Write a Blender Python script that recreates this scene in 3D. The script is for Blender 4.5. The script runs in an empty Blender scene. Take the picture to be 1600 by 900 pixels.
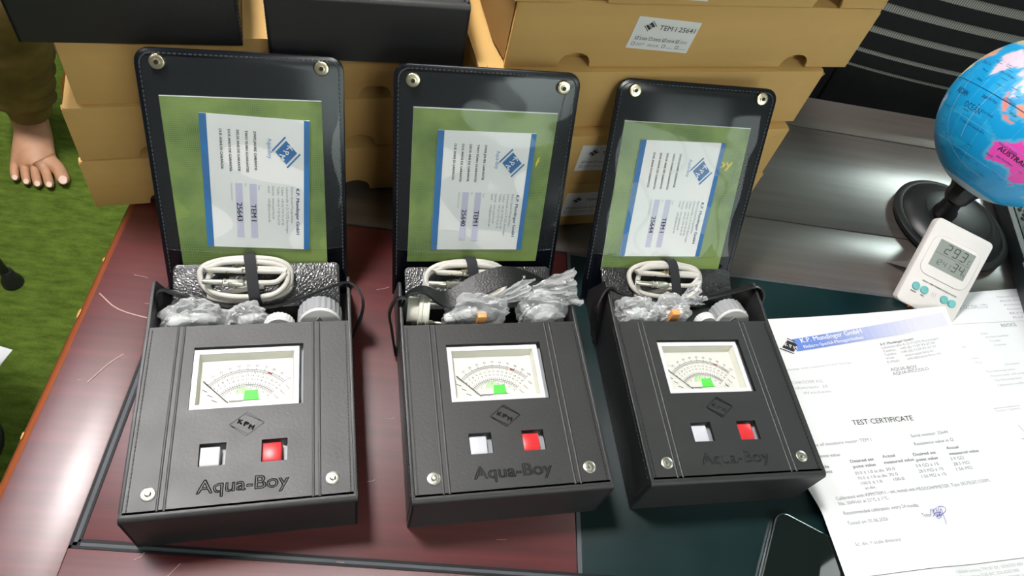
import bpy, bmesh, math, random
from math import sin, cos, pi, radians, sqrt, atan2
from mathutils import Vector, Matrix, noise
random.seed(7)
SC = bpy.context.scene
COL = SC.collection

# ------------------------------------------------------------------ camera
T = 0.75                                   # height of the desk top; most measures below are relative to it
cam = bpy.data.cameras.new('camera')
cam.sensor_width = 36.0
cam.lens = 1088.03 * 36.0 / 1600.0
cam.clip_start = 0.02
camo = bpy.data.objects.new('camera', cam)
COL.objects.link(camo)
_r = Vector((0.98310, 0.01902, 0.18210)); _d = Vector((0.12202, -0.80958, -0.57419)); _f = Vector((0.13651, 0.58670, -0.79821))
m = Matrix.Identity(4)
for i in range(3):
    m[i][0] = _r[i]; m[i][1] = -_d[i]; m[i][2] = -_f[i]
m[0][3], m[1][3], m[2][3] = 0.0, 0.0, T + 0.52
camo.matrix_world = m
SC.camera = camo

# ------------------------------------------------------------------ world, exposure
w = bpy.data.worlds.new('room_air'); SC.world = w; w.use_nodes = True
w.node_tree.nodes['Background'].inputs[0].default_value = (0.80, 0.88, 0.90, 1)
w.node_tree.nodes['Background'].inputs[1].default_value = 0.10
SC.view_settings.view_transform = 'Standard'
SC.view_settings.look = 'None'
SC.view_settings.gamma = 1.0
SC.view_settings.use_curve_mapping = False
SC.view_settings.exposure = 0.0
CEIL = 2.80
LAMPZ = 2.50                               # the light panels hang below the ceiling and light it too
# hanging light panels: x, y, size x, size y, strength, colour, open above (lights the ceiling too); built in ceiling_panel below
PANELS = [(-0.53, 0.67, 0.34, 0.34, 140.0, (1.0, 0.97, 0.95), 0),
          (2.60, 2.75, 0.60, 0.95, 32.0, (0.84, 1.0, 0.95), 0),
          (1.9, 0.35, 0.60, 0.60, 5.0, (0.93, 1.0, 0.98), 0),  # added for ambient fill, not a known lamp
          (-0.6, 3.0, 0.60, 0.60, 9.0, (1.0, 0.98, 0.95), 1),  # added, open above so the ceiling gives soft ambient light
          (-1.35, 0.85, 0.60, 1.0, 12.0, (1.0, 0.96, 1.0), 0),  # added to put a broad haze on the varnish at lower left
          (-0.9, -1.6, 0.60, 0.60, 6.0, (1.0, 0.98, 0.96), 0),  # added fill from behind the camera
          (0.7, -1.4, 0.60, 0.60, 20.0, (1.0, 1.0, 0.97), 0)]  # added front fill for the flap cards and carton fronts
ADDED_WINDOW = (1.25, 3.6, 1.0, 2.35, 3.6, (0.86, 1.0, 0.96))     # unseen glowing window, added for the flap reflections and front fill: x0, x1, z0, z1, strength, colour

# ------------------------------------------------------------------ materials
def new_mat(name):
    mt = bpy.data.materials.new(name); mt.use_nodes = True
    nt = mt.node_tree
    return mt, nt, nt.nodes['Principled BSDF']

def mat(name, col, rough=0.5, metal=0.0, spec=0.5, coat=0.0, var=0.0, scale=20.0, bump=0.0, bscale=200.0, stretch=(1, 1, 1), bdist=0.001, kind='noise', sheen=0.0, col2=None, detail=4.0, rvar=0.0):
    """procedural principled material: noise-varied colour, optional noise / voronoi relief"""
    mt, nt, b = new_mat(name)
    N, L = nt.nodes, nt.links
    b.inputs['Base Color'].default_value = (*col, 1)
    b.inputs['Roughness'].default_value = rough
    b.inputs['Metallic'].default_value = metal
    b.inputs['Specular IOR Level'].default_value = spec
    b.inputs['Coat Weight'].default_value = coat
    b.inputs['Coat Roughness'].default_value = 0.08
    b.inputs['Sheen Weight'].default_value = sheen
    tc = N.new('ShaderNodeTexCoord'); mp = N.new('ShaderNodeMapping')
    mp.inputs['Scale'].default_value = stretch
    L.new(tc.outputs['Object'], mp.inputs['Vector'])
    if var or col2 or rvar:
        n = N.new('ShaderNodeTexNoise'); n.inputs['Scale'].default_value = scale; n.inputs['Detail'].default_value = detail
        L.new(mp.outputs[0], n.inputs['Vector'])
        if var or col2:
            rp = N.new('ShaderNodeValToRGB')
            c2 = col2 or tuple(min(1, c * (1 + var)) for c in col)
            c1 = col if col2 else tuple(c * (1 - var) for c in col)
            rp.color_ramp.elements[0].position = 0.3; rp.color_ramp.elements[0].color = (*c1, 1)
            rp.color_ramp.elements[1].position = 0.7; rp.color_ramp.elements[1].color = (*c2, 1)
            L.new(n.outputs['Fac'], rp.inputs[0]); L.new(rp.outputs[0], b.inputs['Base Color'])
        if rvar:
            mr = N.new('ShaderNodeMapRange')
            mr.inputs['To Min'].default_value = max(0, rough - rvar); mr.inputs['To Max'].default_value = rough + rvar
            L.new(n.outputs['Fac'], mr.inputs['Value']); L.new(mr.outputs[0], b.inputs['Roughness'])
    if bump:
        if kind == 'voronoi':
            t = N.new('ShaderNodeTexVoronoi'); t.feature = 'DISTANCE_TO_EDGE'; out = t.outputs['Distance']
        else:
            t = N.new('ShaderNodeTexNoise'); t.inputs['Detail'].default_value = 5; out = t.outputs['Fac']
        t.inputs['Scale'].default_value = bscale
        L.new(mp.outputs[0], t.inputs['Vector'])
        bp = N.new('ShaderNodeBump'); bp.inputs['Strength'].default_value = bump; bp.inputs['Distance'].default_value = bdist
        L.new(out, bp.inputs['Height']); L.new(bp.outputs[0], b.inputs['Normal'])
    return mt

def emit(name, col, strength):
    mt = bpy.data.materials.new(name); mt.use_nodes = True
    nt = mt.node_tree; nt.nodes.clear()
    e = nt.nodes.new('ShaderNodeEmission'); o = nt.nodes.new('ShaderNodeOutputMaterial')
    e.inputs[0].default_value = (*col, 1); e.inputs[1].default_value = strength
    nt.links.new(e.outputs[0], o.inputs[0])
    return mt

def film(name, rough, ior, tint, base=0.0, edge=0.0, white=(0.85, 0.87, 0.88), bump=0.0, bscale=60.0, bdist=0.002):
    """clear plastic film: see-through, a Fresnel reflection, and a little milky white"""
    mt = bpy.data.materials.new(name); mt.use_nodes = True
    nt = mt.node_tree; N, L = nt.nodes, nt.links; N.clear()
    o = N.new('ShaderNodeOutputMaterial')
    tr = N.new('ShaderNodeBsdfTransparent'); tr.inputs[0].default_value = (*tint, 1)
    gl = N.new('ShaderNodeBsdfGlossy'); gl.inputs['Roughness'].default_value = rough
    df = N.new('ShaderNodeBsdfDiffuse'); df.inputs[0].default_value = (*white, 1)
    fr = N.new('ShaderNodeFresnel')
    ge = N.new('ShaderNodeNewGeometry'); mb = N.new('ShaderNodeMapRange')      # the same thin-film reflection from either side
    mb.inputs['To Min'].default_value = ior; mb.inputs['To Max'].default_value = 1.0 / ior
    L.new(ge.outputs['Backfacing'], mb.inputs['Value']); L.new(mb.outputs[0], fr.inputs[0])
    lw = N.new('ShaderNodeLayerWeight'); lw.inputs[0].default_value = 0.35
    mr = N.new('ShaderNodeMapRange'); mr.inputs['To Min'].default_value = base; mr.inputs['To Max'].default_value = edge
    m1 = N.new('ShaderNodeMixShader'); m2 = N.new('ShaderNodeMixShader')
    L.new(lw.outputs['Facing'], mr.inputs['Value']); L.new(mr.outputs[0], m1.inputs[0])
    L.new(tr.outputs[0], m1.inputs[1]); L.new(df.outputs[0], m1.inputs[2])
    L.new(fr.outputs[0], m2.inputs[0]); L.new(m1.outputs[0], m2.inputs[1]); L.new(gl.outputs[0], m2.inputs[2])
    if bump:
        tc = N.new('ShaderNodeTexCoord'); n = N.new('ShaderNodeTexNoise'); n.inputs['Scale'].default_value = bscale; n.inputs['Detail'].default_value = 2
        bp = N.new('ShaderNodeBump'); bp.inputs['Strength'].default_value = bump; bp.inputs['Distance'].default_value = bdist
        L.new(tc.outputs['Object'], n.inputs['Vector']); L.new(n.outputs['Fac'], bp.inputs['Height'])
        L.new(bp.outputs[0], gl.inputs['Normal']); L.new(bp.outputs[0], fr.inputs['Normal'])
    L.new(m2.outputs[0], o.inputs[0])
    return mt

LEATHER = mat('black_smooth_leather', (0.006, 0.0065, 0.007), 0.52, spec=0.85, var=0.25, scale=60, bump=0.22, bscale=420, bdist=0.0006, rvar=0.06)
LEATHER_EDGE = mat('leather_cut_edge', (0.035, 0.037, 0.038), 0.5, var=0.2, scale=90)
GRAIN = mat('pebbled_leather', (0.010, 0.011, 0.012), 0.34, spec=0.9, bump=0.75, bscale=420, bdist=0.0008, kind='voronoi')
THREAD = mat('black_thread', (0.006, 0.006, 0.007), 0.6, var=0.2)
STRAPMAT = mat('strap_leather', (0.007, 0.008, 0.009), 0.45, bump=0.5, bscale=350, bdist=0.0006, kind='voronoi')
ELASTIC = mat('black_elastic', (0.012, 0.013, 0.016), 0.75, bump=0.5, bscale=900, bdist=0.0004)
VINYL = mat('black_vinyl', (0.004, 0.006, 0.010), 0.20, var=0.2)
BRASS = mat('nickel_brass', (0.78, 0.70, 0.50), 0.25, metal=1.0, var=0.12, scale=300)
NICKEL = mat('nickel', (0.86, 0.84, 0.74), 0.3, metal=1.0, var=0.1, scale=300)
DARKMETAL = mat('dark_hole', (0.02, 0.018, 0.015), 0.5, var=0.2)
WHITEPL = mat('white_meter_plastic', (0.68, 0.69, 0.69), 0.35, var=0.03, scale=40)
CREAMPL = mat('cream_meter_plastic', (0.82, 0.81, 0.72), 0.4, var=0.03, scale=40)
GREYPL = mat('grey_instrument_plastic', (0.36, 0.38, 0.40), 0.45, var=0.05, scale=40)
DIAL = mat('dial_white', (0.74, 0.74, 0.72), 0.5, var=0.015, scale=30)
INK = mat('black_ink', (0.02, 0.02, 0.022), 0.6, var=0.2)
GREYINK = mat('grey_ink', (0.24, 0.25, 0.27), 0.6, var=0.1)
DIALINK = mat('dial_ink', (0.07, 0.07, 0.08), 0.6, var=0.1)
PALEINK = mat('pale_grey_ink', (0.42, 0.43, 0.45), 0.6, var=0.1)
REDINK = mat('red_ink', (0.75, 0.08, 0.06), 0.6, var=0.1)
GREENINK = mat('green_ink', (0.10, 0.72, 0.09), 0.55, var=0.08, scale=500)
PALEGREEN = mat('pale_green_ink', (0.50, 0.80, 0.42), 0.55, var=0.15, scale=900)
BLUEINK = mat('blue_ink', (0.035, 0.17, 0.42), 0.5, var=0.06)
SKYINK = mat('light_blue_ink', (0.16, 0.32, 0.58), 0.5, var=0.06)
NAVYINK = mat('navy_ink', (0.02, 0.055, 0.22), 0.5, var=0.06)
LAVENDER = mat('lavender_ink', (0.62, 0.62, 0.78), 0.6, var=0.03)
YELLOWINK = mat('yellow_ink', (0.85, 0.72, 0.05), 0.5, var=0.05)
PENINK = mat('blue_pen_ink', (0.09, 0.09, 0.42), 0.6, var=0.1)
WHITEINK = mat('white_ink', (0.86, 0.87, 0.88), 0.6, var=0.02)
PAPER = mat('white_paper', (0.80, 0.81, 0.82), 0.7, var=0.012, scale=6, bump=0.05, bscale=300, bdist=0.0003)
STICKER = mat('white_sticker', (0.78, 0.79, 0.76), 0.45, var=0.02, scale=20)
CARD = mat('white_card', (0.87, 0.88, 0.87), 0.4, var=0.01, scale=20)
CABLE = mat('grey_cable', (0.56, 0.54, 0.49), 0.42, var=0.04, scale=80)
BUTTONW = mat('pale_button', (0.58, 0.59, 0.63), 0.35, var=0.03, scale=60)
BUTTONR = mat('red_button', (0.60, 0.025, 0.03), 0.35, var=0.08, scale=60)
CARDB = mat('corrugated_card', (0.62, 0.385, 0.125), 0.75, var=0.07, scale=9, bump=0.15, bscale=90, stretch=(0.15, 1, 3), bdist=0.0008)
CARDIN = mat('card_cut_edge', (0.40, 0.24, 0.08), 0.85, var=0.25, scale=160)
CAPGREY = mat('grey_cap_plastic', (0.34, 0.35, 0.36), 0.4, var=0.05, scale=50)
CAPWHITE = mat('white_cap_plastic', (0.74, 0.74, 0.73), 0.4, var=0.02, scale=50)
PLUG = mat('cream_plug_plastic', (0.70, 0.69, 0.60), 0.35, var=0.03, scale=50)
ORANGE = mat('orange_plastic', (0.80, 0.36, 0.12), 0.4, var=0.08, scale=80)
PVC = film('clear_pvc', 0.05, 1.42, (0.97, 0.98, 0.98), base=0.012, edge=0.04, bump=0.05, bscale=14, bdist=0.004)
PANE = film('meter_pane', 0.02, 1.35, (0.99, 0.99, 0.98))
BAG = film('crinkled_polythene', 0.10, 1.5, (0.97, 0.98, 0.98), base=0.24, edge=0.70, white=(0.88, 0.89, 0.90))
BAGIN = mat('bagged_parts_plastic', (0.72, 0.73, 0.72), 0.4, var=0.1, scale=90)
BLACKPL = mat('black_plastic', (0.012, 0.013, 0.014), 0.4, var=0.15, scale=40, bump=0.08, bscale=600, bdist=0.0003)
GLOSSBLK = mat('black_glass', (0.006, 0.010, 0.010), 0.04, spec=0.6, var=0.1)
STEEL = mat('dark_steel_rim', (0.32, 0.36, 0.36), 0.25, metal=1.0, var=0.05)
TEALBTN = mat('teal_button', (0.16, 0.50, 0.50), 0.35, var=0.05, scale=80)
LCD = mat('lcd_grey', (0.30, 0.33, 0.30), 0.3, var=0.03, scale=30)
LCDINK = mat('lcd_digit', (0.045, 0.05, 0.045), 0.4, var=0.1)
WARMWHITE = mat('white_case_plastic', (0.80, 0.77, 0.74), 0.35, var=0.015, scale=30)
GREYDEV = mat('grey_device_plastic', (0.075, 0.085, 0.088), 0.45, var=0.1, scale=50)
CHAIRBLK = mat('chair_black_fabric', (0.007, 0.008, 0.009), 0.7, spec=0.3, var=0.2, scale=80, bump=0.3, bscale=900, bdist=0.0005)
SKIN = mat('skin', (0.52, 0.27, 0.155), 0.5, var=0.13, scale=38, bump=0.2, bscale=220, bdist=0.0012)
NAIL = mat('toe_nail', (0.62, 0.40, 0.28), 0.35, var=0.05)
TROUSER = mat('olive_trousers', (0.20, 0.125, 0.035), 0.85, var=0.35, scale=14, bump=0.3, bscale=260, bdist=0.001)
WALLM = mat('painted_wall', (0.26, 0.27, 0.27), 0.8, var=0.02, scale=2)
CEILM = mat('ceiling_paint', (0.55, 0.55, 0.55), 0.9, var=0.02, scale=3)
CABM = mat('grey_cabinet_paint', (0.12, 0.13, 0.13), 0.45, var=0.05, scale=6)

def carpet_mat():
    mt, nt, b = new_mat('green_carpet'); N, L = nt.nodes, nt.links
    tc = N.new('ShaderNodeTexCoord'); mp = N.new('ShaderNodeMapping'); mp.inputs['Rotation'].default_value = (0, 0, radians(-6)); mp.inputs['Scale'].default_value = (1, 3.2, 1)
    L.new(tc.outputs['Object'], mp.inputs['Vector'])
    n1 = N.new('ShaderNodeTexNoise'); n1.inputs['Scale'].default_value = 22; n1.inputs['Detail'].default_value = 8; n1.inputs['Roughness'].default_value = 0.65
    n2 = N.new('ShaderNodeTexNoise'); n2.inputs['Scale'].default_value = 380; n2.inputs['Detail'].default_value = 3
    L.new(mp.outputs[0], n1.inputs['Vector']); L.new(tc.outputs['Object'], n2.inputs['Vector'])
    rp = N.new('ShaderNodeValToRGB'); e = rp.color_ramp.elements
    e[0].position = 0.28; e[0].color = (0.065, 0.115, 0.012, 1); e[1].position = 0.74; e[1].color = (0.20, 0.29, 0.045, 1)
    L.new(n1.outputs['Fac'], rp.inputs[0])
    mx = N.new('ShaderNodeMix'); mx.data_type = 'RGBA'; mx.blend_type = 'MULTIPLY'; mx.inputs[0].default_value = 0.55
    L.new(rp.outputs[0], mx.inputs[6]); L.new(n2.outputs['Color'], mx.inputs[7])
    g = N.new('ShaderNodeRGBToBW'); L.new(n2.outputs['Color'], g.inputs[0]); L.new(g.outputs[0], mx.inputs[7])
    L.new(mx.outputs[2], b.inputs['Base Color'])
    b.inputs['Roughness'].default_value = 0.95; b.inputs['Specular IOR Level'].default_value = 0.1
    bp = N.new('ShaderNodeBump'); bp.inputs['Strength'].default_value = 0.7; bp.inputs['Distance'].default_value = 0.004
    L.new(n2.outputs['Fac'], bp.inputs['Height']); L.new(bp.outputs[0], b.inputs['Normal'])
    return mt
CARPET = carpet_mat()

def wood_mat(name, c1, c2, rough, along='y', coat=0.0, crough=.33):
    """varnished veneer with fine grain lines along one axis and faint scuffs in the gloss"""
    mt, nt, b = new_mat(name); N, L = nt.nodes, nt.links
    tc = N.new('ShaderNodeTexCoord'); mp = N.new('ShaderNodeMapping')
    mp.inputs['Scale'].default_value = (60, 2.5, 20) if along == 'y' else (2.5, 60, 20)
    L.new(tc.outputs['Object'], mp.inputs['Vector'])
    n = N.new('ShaderNodeTexNoise'); n.inputs['Scale'].default_value = 1.6; n.inputs['Detail'].default_value = 7; n.inputs['Roughness'].default_value = 0.6
    L.new(mp.outputs[0], n.inputs['Vector'])
    rp = N.new('ShaderNodeValToRGB'); e = rp.color_ramp.elements
    e[0].position = 0.3; e[0].color = (*c1, 1); e[1].position = 0.72; e[1].color = (*c2, 1)
    L.new(n.outputs['Fac'], rp.inputs[0]); L.new(rp.outputs[0], b.inputs['Base Color'])
    n2 = N.new('ShaderNodeTexNoise'); n2.inputs['Scale'].default_value = 9; n2.inputs['Detail'].default_value = 6
    L.new(tc.outputs['Object'], n2.inputs['Vector'])
    mr = N.new('ShaderNodeMapRange'); mr.inputs['To Min'].default_value = rough - 0.08; mr.inputs['To Max'].default_value = rough + 0.10
    L.new(n2.outputs['Fac'], mr.inputs['Value']); L.new(mr.outputs[0], b.inputs['Roughness'])
    b.inputs['Coat Weight'].default_value = coat; b.inputs['Coat Roughness'].default_value = crough; b.inputs['Coat IOR'].default_value = 1.6
    bp = N.new('ShaderNodeBump'); bp.inputs['Strength'].default_value = 0.06; bp.inputs['Distance'].default_value = 0.0006
    L.new(n.outputs['Fac'], bp.inputs['Height']); L.new(bp.outputs[0], b.inputs['Normal'])
    return mt
REDWOOD = wood_mat('red_mahogany', (0.062, 0.009, 0.011), (0.128, 0.018, 0.020), 0.42, 'x', 0.6)
REDEDGE = wood_mat('worn_mahogany_edge', (0.16, 0.035, 0.010), (0.32, 0.075, 0.016), 0.35, 'y', 0.4)
GREYWOOD = wood_mat('dark_brown_veneer', (0.085, 0.070, 0.062), (0.125, 0.108, 0.098), 0.40, 'x', 1.0, crough=.24)
PADMAT = mat('dark_green_leather_inlay', (0.004, 0.019, 0.021), 0.30, var=0.3, scale=12, bump=0.10, bscale=300, bdist=0.0005, rvar=0.06)
INLAY = mat('black_inlay', (0.010, 0.012, 0.014), 0.6, spec=0.25, var=0.2)
INLAYGREY = mat('grey_inlay', (0.085, 0.09, 0.10), 0.6, spec=0.25, var=0.2)

def burlap_mat():
    mt, nt, b = new_mat('green_sackcloth_print'); N, L = nt.nodes, nt.links
    tc = N.new('ShaderNodeTexCoord')
    def wave(axis):
        wv = N.new('ShaderNodeTexWave'); wv.bands_direction = axis; wv.inputs['Scale'].default_value = 235; wv.inputs['Distortion'].default_value = 1.6
        wv.inputs['Detail'].default_value = 2; wv.inputs['Detail Scale'].default_value = 0.4
        L.new(tc.outputs['Object'], wv.inputs['Vector']); return wv
    a, c = wave('X'), wave('Z')
    mul = N.new('ShaderNodeMath'); mul.operation = 'MAXIMUM'
    L.new(a.outputs['Fac'], mul.inputs[0]); L.new(c.outputs['Fac'], mul.inputs[1])
    n = N.new('ShaderNodeTexNoise'); n.inputs['Scale'].default_value = 26; n.inputs['Detail'].default_value = 3
    L.new(tc.outputs['Object'], n.inputs['Vector'])
    rp = N.new('ShaderNodeValToRGB'); e = rp.color_ramp.elements
    e[0].position = 0.36; e[0].color = (0.02, 0.09, 0.008, 1); e[1].position = 0.62; e[1].color = (0.20, 0.31, 0.075, 1)
    L.new(n.outputs['Fac'], rp.inputs[0])
    mx = N.new('ShaderNodeMix'); mx.data_type = 'RGBA'; mx.blend_type = 'MIX'
    mr = N.new('ShaderNodeMapRange'); mr.inputs['To Min'].default_value = 0.0; mr.inputs['To Max'].default_value = 0.55
    L.new(mul.outputs[0], mr.inputs['Value']); L.new(mr.outputs[0], mx.inputs[0])
    L.new(rp.outputs[0], mx.inputs[6]); mx.inputs[7].default_value = (0.33, 0.43, 0.14, 1)
    L.new(mx.outputs[2], b.inputs['Base Color'])
    b.inputs['Roughness'].default_value = 0.5
    return mt
BURLAP = burlap_mat()

# ------------------------------------------------------------------ mesh helpers
class MB:
    """collects shapes in one bmesh and links them as one mesh object"""
    def __init__(self): self.bm = bmesh.new(); self.mats = []
    def mi(self, mt):
        if mt is None: return 0
        if mt not in self.mats: self.mats.append(mt)
        return self.mats.index(mt)
    def _add(self, verts, faces, mt=None, smooth=False):
        vs = [self.bm.verts.new(v) for v in verts]
        k = self.mi(mt); out = []
        for f in faces:
            if len(set(f)) < 3: continue
            try:
                fc = self.bm.faces.new([vs[i] for i in f]); fc.material_index = k; fc.smooth = smooth; out.append(fc)
            except ValueError: pass
        return vs, out
    def box(self, lo, hi, bev=0.0, M=None, mt=None, seg=2):
        lo, hi = Vector(lo), Vector(hi)
        t = bmesh.new(); bmesh.ops.create_cube(t, size=1.0)
        for v in t.verts:
            v.co = Vector(((v.co.x + .5) * (hi.x - lo.x) + lo.x, (v.co.y + .5) * (hi.y - lo.y) + lo.y, (v.co.z + .5) * (hi.z - lo.z) + lo.z))
        if bev: bmesh.ops.bevel(t, geom=list(t.edges), offset=bev, segments=seg, profile=0.5, affect='EDGES')
        self._take(t, M, mt, bool(bev))
    def _take(self, t, M=None, mt=None, smooth=False):
        if M is not None: bmesh.ops.transform(t, matrix=M, verts=t.verts)
        t.verts.index_update()
        self._add([v.co.copy() for v in t.verts], [[v.index for v in f.verts] for f in t.faces], mt, smooth); t.free()
    def prism(self, pts, a, b, axis='z', M=None, mt=None, smooth=False, bev=0.0):
        """closed 2-D outline extruded from a to b along an axis"""
        def P(p, h): return Vector((p[0], p[1], h)) if axis == 'z' else (Vector((p[0], h, p[1])) if axis == 'y' else Vector((h, p[0], p[1])))
        t = bmesh.new()
        v0 = [t.verts.new(P(p, a)) for p in pts]; v1 = [t.verts.new(P(p, b)) for p in pts]; n = len(pts)
        f0 = t.faces.new(v0); f1 = t.faces.new(v1)
        for i in range(n): t.faces.new([v0[i], v0[(i + 1) % n], v1[(i + 1) % n], v1[i]])
        bmesh.ops.recalc_face_normals(t, faces=t.faces)
        if bev:
            es = [e for e in t.edges if (f0 in e.link_faces or f1 in e.link_faces)]
            bmesh.ops.bevel(t, geom=es, offset=bev, segments=2, profile=0.5, affect='EDGES')
        big = [f for f in t.faces if len(f.verts) > 4]
        if big: bmesh.ops.triangulate(t, faces=big)
        self._take(t, M, mt, smooth)
    def lathe(self, prof, n=32, M=None, mt=None, smooth=True, caps=True):
        vs, fs = [], []
        for r, z in prof:
            for i in range(n): vs.append(Vector((r * cos(2 * pi * i / n), r * sin(2 * pi * i / n), z)))
        for j in range(len(prof) - 1):
            for i in range(n):
                a = j * n + i; b = j * n + (i + 1) % n; fs.append([a, b, b + n, a + n])
        if caps:
            fs.append([i for i in range(n)][::-1]); fs.append([(len(prof) - 1) * n + i for i in range(n)])
        if M is not None: vs = [M @ v for v in vs]
        self._add(vs, fs, mt, smooth)
    def tube(self, path, r, n=10, mt=None, closed=False, smooth=True):
        path = [Vector(p) for p in path]; m_ = len(path); vs, fs = [], []
        rr = r if hasattr(r, '__len__') else [r] * m_
        up = Vector((0, 0, 1)); prev = None
        for k, p in enumerate(path):
            a = path[(k - 1) % m_] if (closed or k > 0) else p; b = path[(k + 1) % m_] if (closed or k < m_ - 1) else p
            t = (b - a).normalized()
            if prev is None:
                s = t.cross(up) if abs(t.dot(up)) < 0.95 else t.cross(Vector((1, 0, 0)))
            else: s = prev - t * prev.dot(t)
            s.normalize(); prev = s; u = s.cross(t)
            for i in range(n):
                an = 2 * pi * i / n; vs.append(p + (s * cos(an) + u * sin(an)) * rr[k])
        for k in range(m_ if closed else m_ - 1):
            for i in range(n):
                a = k * n + i; b = k * n + (i + 1) % n; c = ((k + 1) % m_) * n
                fs.append([a, b, c + (i + 1) % n, c + i])
        if not closed:
            fs.append(list(range(n))[::-1]); fs.append([(m_ - 1) * n + i for i in range(n)])
        self._add(vs, fs, mt, smooth)
    def ribbon(self, path, wdirs, width, th, mt=None, smooth=True):
        path = [Vector(p) for p in path]; m_ = len(path); vs, fs = [], []
        for k, p in enumerate(path):
            a = path[max(k - 1, 0)]; b = path[min(k + 1, m_ - 1)]
            t = (b - a).normalized(); wd = Vector(wdirs[k] if isinstance(wdirs, list) else wdirs)
            wd = (wd - t * wd.dot(t)).normalized(); nn = t.cross(wd)
            ww = width[k] if hasattr(width, '__len__') else width
            for sx, sy in ((-.5, -.5), (.5, -.5), (.5, .5), (-.5, .5)): vs.append(p + wd * ww * sx + nn * th * sy)
        for k in range(m_ - 1):
            for i in range(4):
                a = k * 4 + i; b = k * 4 + (i + 1) % 4; fs.append([a, b, b + 4, a + 4])
        fs.append([3, 2, 1, 0]); e = (m_ - 1) * 4; fs.append([e, e + 1, e + 2, e + 3])
        self._add(vs, fs, mt, smooth)
    def grid(self, fn, nx, ny, mt=None, th=0.0, smooth=True):
        """sheet from fn(s, t), optional thickness given as a second fn offset"""
        vs = [Vector(fn(i / nx, j / ny)) for j in range(ny + 1) for i in range(nx + 1)]
        fs = [[j * (nx + 1) + i, j * (nx + 1) + i + 1, (j + 1) * (nx + 1) + i + 1, (j + 1) * (nx + 1) + i] for j in range(ny) for i in range(nx)]
        if th:
            n = len(vs); a = vs[1] - vs[0]; b = vs[nx + 1] - vs[0]; nn = a.cross(b).normalized() * th
            vs = vs + [v - nn for v in vs]; fs2 = [[x + n for x in f[::-1]] for f in fs]
            rim = [i for i in range(nx + 1)] + [j * (nx + 1) + nx for j in range(1, ny + 1)] + [ny * (nx + 1) + i for i in range(nx - 1, -1, -1)] + [j * (nx + 1) for j in range(ny - 1, 0, -1)]
            fs = fs + fs2 + [[rim[k], rim[(k + 1) % len(rim)], rim[(k + 1) % len(rim)] + n, rim[k] + n][::-1] for k in range(len(rim))]
        self._add(vs, fs, mt, smooth)
    def build(self, name, mt=None, parent=None, label=None, stuff=False, autosmooth=True, recalc=True):
        if recalc: bmesh.ops.recalc_face_normals(self.bm, faces=self.bm.faces)
        me = bpy.data.meshes.new(name); self.bm.to_mesh(me); self.bm.free()
        for q in (self.mats or [mt]): me.materials.append(q)
        if autosmooth: sharp(me)
        o = bpy.data.objects.new(name, me); COL.objects.link(o)
        if parent: o.parent = parent
        if label: o['label'] = label
        if stuff: o['kind'] = 'stuff'
        return o

def sharp(me, ang=radians(38)):
    try: me.set_sharp_from_angle(angle=ang)
    except Exception: pass

def tag(o, label, cat, group=None, kind=None):
    o['label'] = label; o['category'] = cat
    if group: o['group'] = group
    if kind: o['kind'] = kind
    return o

def empty(name, loc=(0, 0, 0), rz=0.0, mw=None):
    o = bpy.data.objects.new(name, None); COL.objects.link(o); o.empty_display_size = 0.02
    o.matrix_world = mw if mw is not None else Matrix.Translation(loc) @ Matrix.Rotation(rz, 4, 'Z')
    return o

def recenter(o, mw=None):
    """give a finished top-level mesh (and its children) an origin at its own base, placed by matrix mw"""
    mw = mw or Matrix.Identity(4)
    xs = [v.co for v in o.data.vertices]
    c = Vector(((min(v.x for v in xs) + max(v.x for v in xs)) / 2, (min(v.y for v in xs) + max(v.y for v in xs)) / 2, min(v.z for v in xs)))
    o.data.transform(Matrix.Translation(-c)); o.matrix_world = mw @ Matrix.Translation(c)
    for ch in o.children: ch.matrix_local = Matrix.Translation(-c)
    return o

_text_cache = {}
def text_mesh(body, bold=False, italic=False):
    """vertices, faces and width of a line of text one unit high, baseline at 0"""
    key = (body, bold, italic)
    if key in _text_cache: return _text_cache[key]
    cu = bpy.data.curves.new('lettering', 'FONT'); cu.body = body; cu.size = 1.0; cu.resolution_u = 2
    cu.offset = 0.0
    cu.shear = 0.25 if italic else 0.0
    o = bpy.data.objects.new('lettering', cu); COL.objects.link(o)
    dg = bpy.context.evaluated_depsgraph_get(); me = o.evaluated_get(dg).to_mesh()
    vs = [(v.co.x, v.co.y) for v in me.vertices]; fs = [list(p.vertices) for p in me.polygons]
    o.evaluated_get(dg).to_mesh_clear(); bpy.data.objects.remove(o); bpy.data.curves.remove(cu)
    if bold:                                # heavier strokes: the line struck twice, a hair apart
        n_ = len(vs); fs = fs + [[i + n_ for i in f] for f in fs]; vs = vs + [(x + .045, y) for x, y in vs]
    x0 = min((v[0] for v in vs), default=0); x1 = max((v[0] for v in vs), default=1)
    vs = [(x - x0, y) for x, y in vs]
    _text_cache[key] = (vs, fs, x1 - x0)
    return _text_cache[key]

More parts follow.
